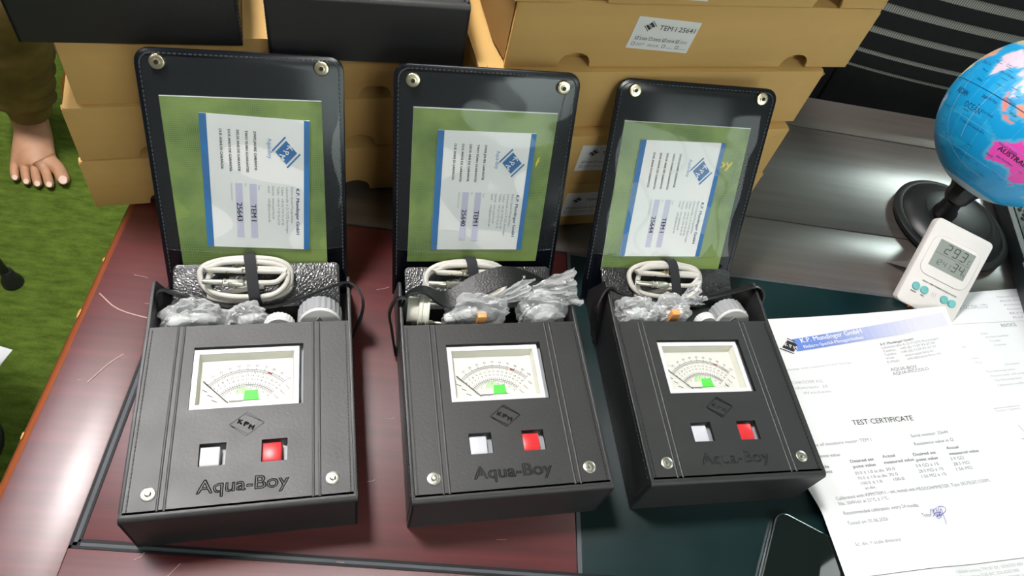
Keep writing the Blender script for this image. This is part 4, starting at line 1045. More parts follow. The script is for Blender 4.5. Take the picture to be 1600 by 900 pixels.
def cert():
    n0, n1 = 36, 70
    def edge(s, t):
        l = -4 - 9 * t; r = 217.5 - 13.5 * t - 2 * sin(pi * t) ; x = l + (r - l) * s; return x, 300 * t
    b = MB(); b.grid(lambda s, t: (lambda q: (cw(*q).x, cw(*q).y, T + .0005 + cz(*q)))(edge(s, 1 - t)), n0, n1, th=.0002)
    o = b.build('certificate', PAPER); tag(o, 'printed white test certificate with a blue header beside the right case', 'paper')
    p = Print()
    # header band fading from blue to pale lavender (printed), in steps
    for i in range(24):
        f = i / 24; c1, c2 = Vector((.14, .25, .66)), Vector((.74, .74, .83)); c = c1.lerp(c2, min(1, max(0, (f - .12) * 1.5)))
        key = 'header_blue_%02d' % i
        mt = mat(key, tuple(c), .6, var=.02)
        x0 = 36 + 174 * i / 24; x1 = 36 + 174 * (i + 1) / 24
        sl = lambda x: 24 - (x - 38) * (17.5 / 173); tk = lambda x: 13.5 + (x - 38) * (1.2 / 173)
        p.poly([(x0, sl(x0) + tk(x0)), (x1, sl(x1) + tk(x1)), (x1, sl(x1)), (x0, sl(x0))], mt)
    hr = radians(5.6)
    p.text('K.P. Mundinger GmbH', 44.5, 28.8, 7.2, WHITEINK, bold=True, width=70, rot=hr, lift=.0002)
    p.text('Elektro-Spezial-Messgerätebau', 45, 34.9, 4.9, WHITEINK, bold=True, width=68, rot=hr, lift=.0002)
    o2 = Print(); o2.logo(31.5, -31.5, 12.0, 8.2, INK, WHITEINK, rot=radians(6))
    rr = radians(5.0)
    for i, (s, w_, mt) in enumerate((('K.P. Mundinger GmbH', 38, GREYINK), ('Lehenstraße 4, D-71272 Renningen', 66, PALEINK), ('Telefon:    +49 (0) 7159 93 67 00', 60, PALEINK), ('Telefax:    +49 (0) 7159 93 67 07', 60, PALEINK), ('Web:         www.aqua-boy.de', 55, PALEINK), ('E-Mail:      info@aqua-boy.de', 62, PALEINK))):
        p.text(s, 127.5 - i * .3, 37.2 + i * 3.9, 3.4, mt, bold=(i == 0), width=w_, rot=rr)
    p.text('AQUA-BOY', 125.3, 65.0, 4.6, GREYINK, width=30, rot=radians(2)); p.text('AQUA-PICCOLO', 125.8, 69.6, 4.6, GREYINK, width=41, rot=radians(4))
    p.text('Mundinger GmbH, Lehenstraße 4, D-71272 Renningen', 18, 57.5, 2.6, PALEINK, width=70, rot=radians(3))
    p.text('SCHRÖDER KG', 15, 71.6, 4.2, PALEINK, width=34); p.text('Industriestr. 28', 15, 77, 4.0, PALEINK, width=37); p.text('Weinheim', 24, 82.4, 4.0, PALEINK, width=29)
    p.text('TEST CERTIFICATE', 60.7, 115.6, 7.0, INK, width=63.5)
    p.text('Serial number: 25644', 113.4, 131.5, 4.2, GREYINK, width=40, rot=radians(1.5))
    p.text('Type of moisture meter: TEM I', 8, 132.5, 4.2, GREYINK, width=64, rot=radians(1)); p.text('Resistance value in Ω', 112.9, 139.2, 4.2, GREYINK, width=42, rot=radians(1.5))
    p.text('Reference value', 4, 142.5, 4.2, GREYINK, width=31)
    p.text('Scale', 8, 152, 4.0, GREYINK, bold=True, width=12); p.text('divisions', 2, 156.4, 4.0, GREYINK, bold=True, width=19)
    for (x, y, s, w_, bd) in ((42, 149.5, 'Desired set', 24, 1), (42.4, 154.4, 'point value', 23, 1), (75.2, 147.8, 'Actual', 13, 1), (74.2, 153.2, 'measured value', 31, 1), (106.6, 148.6, 'Desired set', 24, 1), (107, 153.6, 'point value', 23, 1), (143.3, 145.4, 'Actual', 13, 1), (143.3, 150.8, 'measured value', 32, 1),
                             (41.6, 160.2, '30.0 ± 1.0 sc.div.', 30, 0), (73.2, 159.4, '30.0', 9, 0), (104, 159.0, '3.9 GΩ ± 1%', 24, 0), (142.2, 155.6, '3.9 GΩ', 14, 0),
                             (41.8, 165.0, '70.0 ± 1.0 sc.div.', 30, 0), (73.4, 164.4, '70.0', 9, 0), (104.2, 163.8, '28.5 MΩ ± 1%', 26, 0), (142.4, 160.4, '28.5 MΩ', 17, 0),
                             (42.0, 169.8, '100.0 ± 1.0', 21, 0), (75.0, 169.0, '100.0', 11, 0), (104.4, 168.6, '1.56 MΩ ± 1%', 26, 0), (142.6, 165.2, '1.56 MΩ', 17, 0), (42.4, 174.4, 'sc.div.', 11, 0)):
        p.text(s, x, y, 4.0, GREYINK, bold=bool(bd), width=w_, rot=radians(1.0))
    p.text('Calibrated with KPM/TEM I - set, tested with MEGOOHMMETER, Type SELFELEC1500M,', 9.7, 181.4, 4.2, GREYINK, width=161, rot=radians(1.4)); p.text('No. 2049161 at 21°C ± 1°C.', 9.4, 186.2, 4.2, GREYINK, width=48, rot=radians(1))
    p.text('Recommended calibration: every 24 months.', 9.2, 194.4, 4.2, GREYINK, width=74, rot=radians(.6)); p.text('Tested on: 01.06.2026', 8.9, 202.6, 4.2, GREYINK, width=38, rot=radians(.4)); p.text('Tester', 81.5, 202.0, 4.2, GREYINK, width=11)
    sg = [(92, 200.6), (95, 196.2), (96.5, 200.8), (97.6, 195.8), (99, 201.4), (101.6, 196.4), (102.6, 201.8), (105, 194.6), (111.5, 194.8), (111, 198.2), (104, 201.0), (98, 202.4), (104, 199.6), (107.2, 196.2), (105.6, 206.6), (104.8, 209.0)]
    p.stroke([(v.x, v.y) for v in smooth_path([(a, b_, 0) for a, b_ in sg], 5)], .45, PENINK); p.stroke([(v.x, v.y) for v in smooth_path([(94, 202, 0), (100, 199, 0), (106, 200, 0), (99, 204, 0), (97, 198, 0), (103, 195, 0)], 5)], .4, PENINK)
    p.text('Sc. div. = scale divisions', 8.2, 219.0, 4.0, GREYINK, width=42)
    n = 12
    for i in range(n):
        xa = 6 + 186 * i / n; xb = 6 + 186 * (i + 1) / n; p.stroke([(xa, 242), (xb, 242)], .35, INK)
    for i, (s, w_) in enumerate((('Volksbank Leonberg 7790 001 BIC: GENODES1BBV', 70), ('Kreissparkasse 2230 BIC: SOLADES1BBL', 62), ('Geschäftsführer: HRB 253280 Stuttgart', 76))):
        p.text(s, 90 + i * 2, 247.5 + i * 4.3, 3.4, PALEINK, width=w_)
    # text rows grow downwards, so flip letters: y is measured down the page
    def fn(x, y, l):
        q = cw(x, y); return Vector((q.x, q.y, T + .0009 + cz(x, y) + l))
    p.build('printed_text', fn, o)
    o2.build('letterhead_emblem', lambda x, y, l: fn(x, -y, l), o, 'black letterhead emblem')
# the rows above are given downwards; mirror glyphs vertically inside Print.text via a helper
_ot = Print.text
class PageText: on = False
def _text(self, body, x, y, size, mt, **kw):
    if PageText.on:
        kw = dict(kw); kw['sy'] = -1.0; kw['rot'] = -kw.get('rot', 0.0)
    return _ot(self, body, x, y, size, mt, **kw)
Print.text = _text
def _logo_safe(self, *a, **k):
    was = PageText.on; PageText.on = False; r = _ol(self, *a, **k); PageText.on = was; return r
_ol = Print.logo; Print.logo = _logo_safe
PageText.on = True; cert(); PageText.on = False

ia = radians(12); ix, iy = Vector((cos(ia), sin(ia), 0)), Vector((-sin(ia), cos(ia), 0)); ITL = Vector((.53, .4385, 0))
def iw(x, y): return ITL + ix * (x / 1000) - iy * (y / 1000)
def invoice():
    b = MB(); b.grid(lambda s, t: (lambda x, y: (iw(x, y).x, iw(x, y).y, T + .0004 + .0008 * sin(pi * s)))(-16 + 232 * s, 1.5 - 3 * s + 300 * (1 - t)), 10, 12, th=.0002)
    o = b.build('invoice', PAPER); tag(o, 'white invoice sheet with a signature, partly under the certificate', 'paper')
    p = Print()
    p.text('SUJA GLOBAL LTD', 33.5, 21.0, 7.2, PALEINK, width=45, rot=radians(-1)); p.stroke([(27, 15), (24, 18), (26, 21), (29, 18), (27, 23)], .8, GREYINK); p.stroke([(29.5, 15), (31, 18), (28.5, 22)], .8, GREYINK)
    for i, s in enumerate(('Please pay this invoice to:', 'Bank account', 'Account name', 'Account number', 'Branch', 'Reference')): p.text(s, 99 + i * .5, 10 + i * 5.4, 3.2, PALEINK, width=44)
    n = 12
    for i in range(n): p.stroke([(8 + 180 * i / n, 38 + 5 * i / n), (8 + 180 * (i + 1) / n, 38 + 5 * (i + 1) / n)], .4, PALEINK)
    p.text('INVOICE', 79, 46.5, 6, GREYINK, width=20)
    for x, y, s, w_ in ((47, 53, 'Date:', 9), (50, 57.5, 'Invoice number', 30), (52, 62.5, 'To order', 14), (54, 67.5, 'Customer', 16), (11, 66, 'Qty', 7), (17, 80, 'Item', 8), (18, 85, 'Price', 8), (52, 90, 'Description', 18), (24, 96, 'The following items', 36), (26, 101, 'Moisture meter with accessories and case', 66), (27, 106, 'The following items', 34), (27, 111.5, 'Calibration certificate and delivery', 62)):
        p.text(s, x, y, 3.2, PALEINK, width=w_)
    p.stroke([(6, 133.5), (38, 133.5)], .35, GREYINK); p.text("Director's Signature", 6.5, 137.0, 3.0, PALEINK, width=30)
    sg = [(22, 152), (25, 160), (33, 165), (40, 160), (44, 154), (43, 164), (48, 160), (52, 166), (60, 158)]
    p.stroke([(v.x, v.y) for v in smooth_path([(a, b_, 0) for a, b_ in sg], 5)], .5, GREYINK); p.stroke([(16, 166), (30, 165.5), (62, 167)], .45, GREYINK); p.stroke([(16, 171), (26, 167.5)], .45, GREYINK)
    p.text('Hofmann', 22, 183, 9, GREYINK, width=34, italic=True)
    def fn(x, y, l):
        q = iw(x, y); s = max(0, min(1, (x + 3) / 220)); return Vector((q.x, q.y, T + .0004 + .0008 * sin(pi * s) + .0003 + l))
    p.build('printed_text', fn, o)
PageText.on = True; invoice(); PageText.on = False

# ================================================================== SMALL THINGS ON THE DESK
# thermometer clock leaning on its stand
root = empty('thermometer_clock', (.528, .4195, T)); tag(root, 'white digital thermometer clock with teal buttons leaning in front of the globe base', 'clock')
BL = Vector((.4959, .4269, 0)); TLc = Vector((.5277, .4944, .060)); wv = Vector((.0645, -.0150, 0))
c0 = Vector((.528, .4195, 0)); eu = wv.normalized(); ew = (TLc - BL); TH_ = ew.length; ew.normalize(); eu = (eu - ew * eu.dot(ew)).normalized(); en = eu.cross(ew)
def tp(u, v, n=0.0): return BL - c0 + eu * u + ew * v + en * n + Vector((0, 0, .0045))
Mt = Matrix(((eu.x, ew.x, en.x, tp(0, 0).x), (eu.y, ew.y, en.y, tp(0, 0).y), (eu.z, ew.z, en.z, tp(0, 0).z), (0, 0, 0, 1)))
TW, TH_ = .0655, .0965
b = MB(); b.prism(rrect(0, 0, TW, TH_, .0055, 5), -.011, 0, M=Mt, bev=.0016, smooth=True); b.build('housing', WARMWHITE, root)
b = MB(); b.prism(rrect(.0055, .0365, TW - .0055, TH_ - .016, .010, 6), 0, .0011, M=Mt, bev=.0009, smooth=True); b.build('raised_panel', WARMWHITE, root)
b = MB(); b.box((.0125, .047, .0011), (TW - .0125, .0765, .0014), 0, Mt); scr = b.build('display', LCD, root, 'grey display showing 29.3 above 12:41 and 34')
SEG = {'0': 'abcdef', '1': 'bc', '2': 'abged', '3': 'abgcd', '4': 'fgbc', '9': 'abcdfg', 'C': 'adef'}
def digit(p, ch, x, y, hh, sh=0.12, wd=None):
    w_ = hh * .52; wd = wd or hh * .10
    P = {'a': ((0, hh), (w_, hh)), 'b': ((w_, hh), (w_, hh / 2)), 'c': ((w_, hh / 2), (w_, 0)), 'd': ((0, 0), (w_, 0)), 'e': ((0, 0), (0, hh / 2)), 'f': ((0, hh / 2), (0, hh)), 'g': ((0, hh / 2), (w_, hh / 2))}
    for s in SEG[ch]:
        a, c = P[s]; a = (x + a[0] + a[1] * sh, y + a[1]); c = (x + c[0] + c[1] * sh, y + c[1]); a2 = (a[0] * .94 + c[0] * .06, a[1] * .94 + c[1] * .06); c2 = (c[0] * .94 + a[0] * .06, c[1] * .94 + a[1] * .06)
        p.stroke([a2, c2], wd, LCDINK)
p = Print()
for ch, x in (('2', 8.5), ('9', 17.5), ('3', 26.5)): digit(p, ch, x, 17.0, 9.6)
p.stroke([(25.0, 17.0), (25.8, 17.0)], .8, LCDINK); digit(p, 'C', 35.5, 17.0, 4.2)
p.stroke([(0, 14.6), (40, 14.6)], .35, LCDINK)
for ch, x, hh in (('1', 3.5, 5.4), ('2', 7.5, 5.4), ('4', 13.2, 5.4), ('1', 18.0, 5.4), ('3', 23.2, 8.6), ('4', 30.4, 8.6)): digit(p, ch, x, 3.6, hh)
p.rect(12.0, 5.0, 12.6, 5.6, LCDINK); p.rect(12.2, 7.2, 12.8, 7.8, LCDINK); p.text('%', 36.4, 3.4, 4, LCDINK)
p.build('display_digits', lambda x, y, l: Mt @ Vector((.0128 + x * .001, .0475 + y * .001, .0016)), scr)
for u, v in ((.0125, .0215), (.0222, .0215), (.0455, .0215), (.0545, .0215)):
    b = MB(); b.lathe([(.0042, 0), (.0042, .0009), (.0036, .0016), (.0002, .0021)], 24, Mt @ Matrix.Translation((u, v, 0))); b.build('push_button', TEALBTN, root)
p = Print(); p.text('MAX / MIN', 16.0, 29.0, 2.3, INK, bold=True, width=13); p.text('THERMO HYGRO & CLOCK', 30.0, 29.0, 2.3, INK, bold=True, width=26); p.text('MODE', 9.4, 14.4, 2.3, INK, bold=True, width=6.6); p.text('ADJ', 20.6, 14.4, 2.3, INK, bold=True, width=4.4)
for i in range(3): p.stroke([(31.5 + i * 1.9, 18.6), (31.5 + i * 1.9, 24.0)], .35, PALEINK)
p.build('panel_print', lambda x, y, l: Mt @ Vector((x * .001, y * .001, .0003)), root)
b = MB(); b.prism([(0, 0), (.010, 0), (.008, .034), (.002, .034)], -.0016, 0, M=Matrix.Translation(tp(.003, .054, -.011)) @ Matrix.Rotation(atan2(eu.y, eu.x), 4, 'Z') @ Matrix.Rotation(radians(-148), 4, 'X')); 
b.free_ = None
b.bm.free(); b = MB()
q0 = tp(.004, .046, -.010); foot = Vector((q0.x + .000, q0.y + .020, .0006))
sx = eu * .026
b._add([q0, q0 + sx, foot + sx, foot + Vector((-.012, -.004, 0)), ], [[0, 1, 2, 3]]); bmesh.ops.solidify(b.bm, geom=list(b.bm.faces), thickness=.0016); b.build('stand', WARMWHITE, root)

# globe
GC = Vector((.582, .5485, .1540)); GB = Vector((.605, .5475, 0)); GR = .0818
root = empty('globe', (GB.x, GB.y, T)); tag(root, 'blue desk globe with pink Australia on a black round base', 'globe')
b = MB(); b.lathe([(.058, 0), (.0655, .0015), (.0685, .005), (.0685, .0085), (.0650, .0105), (.0610, .0110), (.0600, .0100), (.0590, .0115), (.052, .0175), (.038, .0225), (.022, .0255), (.0005, .0265)], 56, smooth=True); b.build('base', BLACKPL, root)
b = MB(); b.lathe([(.0400, .0222), (.0402, .0226), (.0390, .0230)], 56, smooth=True, caps=False); b.build('base_ring', BLACKPL, root)
S = Vector((-.34, -.33, -.88)).normalized(); gl = GC - GB
e0 = gl + S * (GR - .004)
b = MB(); b.tube([Vector((e0.x * .62 + .012, e0.y * .62 + .016, .022)), Vector((e0.x * .8 + .004, e0.y * .8 + .006, .040)), gl + S * (GR + .010)], [.0135, .0105, .0090], 20); b.build('stem', BLACKPL, root)
b = MB(); zz = S; x = zz.orthogonal().normalized(); y = zz.cross(x); q = gl + S * (GR - .006)
Mx = Matrix(((x.x, y.x, zz.x, q.x), (x.y, y.y, zz.y, q.y), (x.z, y.z, zz.z, q.z), (0, 0, 0, 1)))
b.lathe([(.0165, 0), (.0165, .004), (.0140, .009), (.0125, .018), (.0095, .022)], 8, Mx, smooth=False); b.build('collar', BLACKPL, root)
LAND = [((0.93, .075, .52), [(113, -22), (114, -26), (115, -34), (118, -35), (124, -33), (129, -31.5), (134, -33), (138, -35), (140, -38), (146, -39), (150, -37), (153, -30), (153, -26), (149, -21), (146, -18.5), (143, -11), (141, -17), (139, -17.5), (136, -15), (136.5, -12), (131, -12), (129, -15), (125, -14), (122, -18)]),
        ((.93, .075, .52), [(145, -41), (148, -41), (147, -43.5)]), ((.85, .30, .22), [(166, -46), (171, -43), (174, -41), (176, -38), (178, -38), (173, -34.5), (174, -39), (170, -41)]),
        ((.90, .26, .20), [(131, -1), (135, -3.5), (141, -2.6), (147, -6), (150, -10.5), (146, -8.5), (141, -9), (138, -8), (133, -4)]), ((.90, .34, .22), [(109, 1.5), (113, 3.5), (117, 7), (119, 5), (117.5, 1), (116, -4), (111, -3)]),
        ((.90, .26, .20), [(95.5, 5.5), (98, 4), (104, -1.5), (106, -5.8), (102, -4.5), (98.5, 1)]), ((.90, .26, .20), [(105.5, -6.2), (110, -6.6), (114.5, -7.6), (114.5, -8.8), (108, -8)]), ((.90, .26, .20), [(119.5, -5.5), (120, 0), (124.5, 1), (121.5, 0), (123, -4)]),
        ((.92, .80, .30), [(120, 18), (122, 18), (124, 12.5), (126, 7), (123, 7), (121, 13)]), ((.72, .60, .80), [(92, 22), (94, 16), (98, 16), (98.5, 9), (103, 1.5), (103.5, 5), (100, 8), (101, 13), (105, 9), (109, 12), (106, 18), (108, 21.5), (100, 24)]),
        ((.92, .78, .25), [(75, 38), (80, 30), (92, 27), (98, 24), (108, 21.5), (117, 23.5), (122, 31), (119, 38), (125, 40), (130, 43), (135, 48), (120, 50), (110, 43), (95, 44), (85, 48)]), ((.86, .62, .74), [(68, 23.5), (73, 20), (77, 8), (80, 13), (87, 21), (92, 23), (88, 27), (80, 30), (74, 34), (70, 28)]),
        ((.70, .55, .72), [(44, -25), (43.5, -17), (49, -12), (50.5, -15.5), (47, -25)]), ((.90, .74, .36), [(32, -29), (35, -24), (40, -15), (39, -5), (43, 0), (51, 11), (43, 12), (37, 20), (32, 31), (20, 32), (10, 30), (10, 0), (14, -10), (18, -34), (27, -34)]),
        ((.80, .45, .30), [(35, 28), (43, 13), (52, 17), (59, 22), (50, 30)]), ((.75, .55, .30), [(45, 38), (60, 37), (75, 38), (85, 48), (60, 55), (45, 45)]), ((.84, .52, .62), [(30, 50), (60, 55), (85, 48), (110, 50), (135, 48), (140, 52), (160, 60), (180, 66), (170, 70), (100, 76), (60, 69), (30, 68)]),
        ((.90, .30, .24), [(131, 31), (135, 34), (140, 36), (142, 41), (145, 44), (141, 45), (139, 38), (133, 35)])]
def pip(x, y, P):
    r = False; j = len(P) - 1
    for i in range(len(P)):
        if (P[i][1] > y) != (P[j][1] > y) and x < (P[j][0] - P[i][0]) * (y - P[i][1]) / (P[j][1] - P[i][1]) + P[i][0]: r = not r
        j = i
    return r
BOX = [(c, P, min(p[0] for p in P), max(p[0] for p in P), min(p[1] for p in P), max(p[1] for p in P)) for c, P in LAND]
NA = -S
vdir = (Vector((0, 0, .52)) - GC); vdir = (vdir - NA * vdir.dot(NA)).normalized(); LON0 = 122.0
edir = NA.cross(vdir)
def geo(lon, lat, r=GR):
    a = radians(lon - LON0); la = radians(lat)
    return gl + (vdir * cos(a) + edir * sin(a)) * (r * cos(la)) + NA * (r * sin(la))
nlo, nla = 300, 150; vs, cols = [], []
for j in range(nla + 1):
    la = -90 + 180 * j / nla
    for i in range(nlo):
        lo = LON0 - 180 + 360 * i / nlo; lw_ = ((lo + 180) % 360) - 180
        jx = lw_ + 1.6 * noise.noise(Vector((lw_ * .22, la * .22, 1))); jy = la + 1.6 * noise.noise(Vector((lw_ * .22, la * .22, 9)))
        c = (.006, .36, .74); hit = False
        for cc, P, a0, a1, b0, b1 in BOX:
            if a0 <= jx <= a1 and b0 <= jy <= b1 and pip(jx, jy, P): c = cc; hit = True; break
        if not hit:
            for cc, P, a0, a1, b0, b1 in BOX:
                if a0 - 3 <= jx <= a1 + 3 and b0 - 3 <= jy <= b1 + 3 and any(pip(jx + dx, jy + dy, P) for dx, dy in ((2.2, 0), (-2.2, 0), (0, 2.2), (0, -2.2))): c = (.10, .46, .72); break
            else:
                if la < -66: c = (.62, .72, .76)
                elif noise.noise(Vector((lw_ * .05, la * .09, 4))) > .33: c = (.02, .42, .78)
        vs.append(geo(lo, la)); cols.append(c)
fs = []
for j in range(nla):
    for i in range(nlo):
        a = j * nlo + i; b_ = j * nlo + (i + 1) % nlo; fs.append([a, b_, b_ + nlo, a + nlo])
me = bpy.data.meshes.new('ball'); me.from_pydata(vs, [], fs); me.update()
at = me.color_attributes.new('map_print', 'FLOAT_COLOR', 'POINT')
for i, c in enumerate(cols): at.data[i].color = (*c, 1)
for pl in me.polygons: pl.use_smooth = True
mt, nt, bs = new_mat('globe_map'); av = nt.nodes.new('ShaderNodeVertexColor'); av.layer_name = 'map_print'; nt.links.new(av.outputs[0], bs.inputs['Base Color']); bs.inputs['Roughness'].default_value = .35
me.materials.append(mt); ball = bpy.data.objects.new('ball', me); COL.objects.link(ball); ball.parent = root
DKBLUE = mat('map_line_blue', (.004, .09, .25), .5, var=.1); PALEBLUE = mat('map_line_pale', (.16, .46, .72), .5, var=.1)
b = MB(); b.tube([geo(lo, 0, GR + .0001) for lo in range(0, 360, 4)], .00038, 5, closed=True); b.build('equator_line', DKBLUE, ball)
b = MB()
for la in (-60, -40, -20, 20, 40, 60): b.tube([geo(lo, la, GR - .00006) for lo in range(0, 360, 5)], .00022, 4, closed=True)
for lo in range(0, 360, 20): b.tube([geo(lo, la, GR - .00006) for la in range(-80, 81, 5)], .00020, 4)
b.build('graticule', PALEBLUE, ball)
p = Print()
p.text('INDIAN', 62, -9, 5.6, DKBLUE, width=13, rot=radians(0)); p.text('OCEAN', 78, -14.5, 5.6, DKBLUE, width=15); p.text('AUSTRALIA', 118, -26, 4.6, INK, bold=True, width=27)
for (s, x, y, w_) in (('Arabian Sea', 58, 14, 12), ('Bay of Bengal', 82, 13, 12), ('Mascarene Basin', 54, -20, 12), ('Tropic of Capricorn', 82, -23, 22), ('Great Victoria Desert', 121, -30, 13), ('Perth', 114.5, -32.5, 5), ('Western Australia', 116, -22.5, 14), ('Java Sea', 108, -4.8, 5), ('Cocos Islands', 93, -12, 9), ('Ninety East Ridge', 86, -4, 12), ('Kerguelen', 66, -48, 9), ('Tasman Sea', 154, -36, 9), ('South East Indian Ridge', 86, -43, 20), ('Maldives', 71, 3, 6), ('INDONESIA', 99, 0, 9), ('Chagos', 70, -7.4, 5)):
    p.text(s, x, y, 2.3, DKBLUE, width=w_)
rn = random.Random(5)
for k in range(46):
    lo = rn.uniform(52, 150); la = rn.uniform(-52, 22); l = rn.uniform(2, 6); p.stroke([(lo, la), (lo + l, la + rn.uniform(-.3, .3))], .35, DKBLUE)
p.stroke([(v.x, v.y) for v in smooth_path([(92, 8, 0), (90, -8, 0), (89, -20, 0), (90, -32, 0)], 5)], .7, PALEBLUE); p.stroke([(v.x, v.y) for v in smooth_path([(66, 4, 0), (68, -10, 0), (70, -24, 0), (78, -38, 0), (100, -48, 0), (125, -50, 0)], 6)], .8, PALEBLUE)
p.build('map_lettering', lambda x, y, l: geo(x, y, GR + .00035), ball, 'dark blue map lettering')

# studded grey desk device at the right edge
root = empty('desk_keypad', (.70, .52, T)); tag(root, 'dark grey plastic device with rows of round studs beside the globe', 'device')
ka = atan2(.1182, .0229); q0 = Vector((.6597, .4657, 0)); yv = Vector((.0229, .1182, 0)).normalized(); xv = Vector((yv.y, -yv.x, 0))
Mk = Matrix(((xv.x, yv.x, 0, q0.x - .70), (xv.y, yv.y, 0, q0.y - .52), (0, 0, 1, 0), (0, 0, 0, 1)))
b = MB(); b.prism([(0, -.07), (.14, -.07), (.14, .17), (.004, .17), (.004, .032), (0, .026)], .001, .018, M=Mk, bev=.0015); b.build('housing', GREYDEV, root)
b = MB(); b.box((.012, .034, .0175), (.132, .164, .0192), .0006, Mk); b.build('top_plate', GREYDEV, root)
sm = None
for i in range(10):
    for j in range(16):
        if sm is None:
            b = MB(); b.lathe([(.0026, 0), (.0024, .0012), (.0013, .0020), (.0002, .0022)], 8); o = b.build('stud', GREYDEV, root); sm = o.data
        else:
            o = bpy.data.objects.new('stud', sm); COL.objects.link(o); o.parent = root
        o.matrix_local = Mk @ Matrix.Translation((.018 + i * .0072 + (.0036 if j % 2 else 0), .040 + j * .0076, .0190))

# phone
root = empty('phone', (.346, .120, T)); pa = radians(-25)
tag(root, 'black phone with a metal rim lying at the bottom edge, partly under the certificate', 'phone')
root.rotation_euler[2] = pa
px = Vector((cos(pa), sin(pa), 0)); py = Vector((-sin(pa), cos(pa), 0)); pc = Vector((.3095, .1905, 0))
ofs = Vector(((pc - Vector((.346, .120, 0))).dot(px), (pc - Vector((.346, .120, 0))).dot(py)))
root.matrix_world = Matrix.Translation((.346, .120, T)) @ Matrix.Rotation(pa, 4, 'Z')
x0, y1 = ofs.x, ofs.y; PWD, PHT = .074, .152
b = MB(); b.prism(rrect(x0, y1 - PHT, x0 + PWD, y1, .0105, 8), .0004, .0078, bev=.0016, smooth=True); b.build('rim', STEEL, root)
b = MB(); b.prism(rrect(x0 + .0014, y1 - PHT + .0014, x0 + PWD - .0014, y1 - .0014, .0092, 8), .0070, .0082, bev=.0004); b.build('screen', GLOSSBLK, root)

# orange leads showing between the clock and the papers
b = MB()
for dy in (0, .0022):
    b.tube(smooth_path([(.5105, .4215 + dy, T + .0016), (.520, .4235 + dy, T + .0018), (.533, .4275 + dy * .6, T + .0020), (.542, .4265 + dy, T + .0017)], 5), .0012, 8)
o = b.build('orange_leads', mat('orange_lead', (.80, .13, .03), .4, var=.1)); tag(o, 'thin orange leads showing between the clock and the papers', 'wire'); 
recenter(o)

# ================================================================== BEHIND THE DESK
root = empty('office_chair', (.80, .98, 0)); tag(root, 'black slotted mesh office chair behind the desk', 'chair')
CH = Vector((.80, .98, 0))
MESHM = bpy.data.materials.new('chair_mesh'); MESHM.use_nodes = True
nt = MESHM.node_tree; bs = nt.nodes['Principled BSDF']; tc = nt.nodes.new('ShaderNodeTexCoord'); wv_ = nt.nodes.new('ShaderNodeTexWave'); wv_.bands_direction = 'X'; wv_.inputs['Scale'].default_value = 95; wv_.inputs['Distortion'].default_value = .6
rp = nt.nodes.new('ShaderNodeValToRGB'); rp.color_ramp.elements[0].color = (.07, .075, .07, 1); rp.color_ramp.elements[1].color = (.36, .37, .32, 1)
nt.links.new(tc.outputs['Object'], wv_.inputs['Vector']); nt.links.new(wv_.outputs['Fac'], rp.inputs[0]); nt.links.new(rp.outputs[0], bs.inputs['Base Color']); bs.inputs['Roughness'].default_value = .8
def back_pt(x, z, off=0.0):
    """backrest surface: x across, z height; curved sideways and leaning back"""
    xx = (x - .83) / .27; y = .865 + .030 * (xx * xx) + .05 * max(0, z - .60) ; return Vector((x, y + off, z)) - CH
slot_z = [T + .098 + .033 * i for i in range(1, 0, -1)] + [T + v for v in (.098, .065, .031, -.002, -.027)]
slot_h = [.0125] + [.0125, .0115, .0095, .0065, .0045]
cuts = []
for z, h in zip(slot_z, slot_h): cuts += [(z + h / 2, z - h / 2)]
top = T + .155; prev = top
XA, XB = .578, 1.10
nseg = 16
def slat(z1, z0, name, mtl, off, th, xa=XA, xb=XB):
    b = MB(); vs, fs = [], []
    for i in range(nseg + 1):
        x = xa + (xb - xa) * i / nseg
        for z, o_ in ((z1, off), (z0, off), (z0, off + th), (z1, off + th)): vs.append(back_pt(x, z, o_))
    for i in range(nseg):
        for q in range(4):
            a = i * 4 + q; c = i * 4 + (q + 1) % 4; fs.append([a, c, c + 4, a + 4])
    fs.append([3, 2, 1, 0]); e = nseg * 4; fs.append([e, e + 1, e + 2, e + 3]); b._add(vs, fs, None, True)
    return b.build(name, mtl, root)
for (a, c) in cuts:
    slat(prev, a, 'back_slat', CHAIRBLK, 0, .006); slat(a + .002, c - .002, 'mesh_strip', MESHM, .0008, .0015); prev = c
slat(prev, T - .20, 'back_slat', CHAIRBLK, 0, .006)
for xa, xb in ((XA - .030, XA + .004), (XB - .004, XB + .03)): slat(top + .015, T - .22, 'back_frame', CHAIRBLK, -.004, .022, xa, xb)
slat(top + .03, top, 'back_frame', CHAIRBLK, -.004, .022)
b = MB(); b.box((XA - .02 - CH.x, .90 - CH.y, .44), (XB + .02 - CH.x, 1.36 - CH.y, .52), .03, seg=3); b.build('seat', CHAIRBLK, root)
b = MB(); b.box((.80 - CH.x, .89 - CH.y, .42), (.88 - CH.x, .91 - CH.y, .62), .004); b.build('back_bracket', BLACKPL, root)
b = MB(); b.lathe([(.03, .10), (.03, .30), (.02, .31), (.02, .44)], 20, Matrix.Translation((.84 - CH.x, 1.13 - CH.y, 0))); b.build('gas_column', BLACKPL, root)
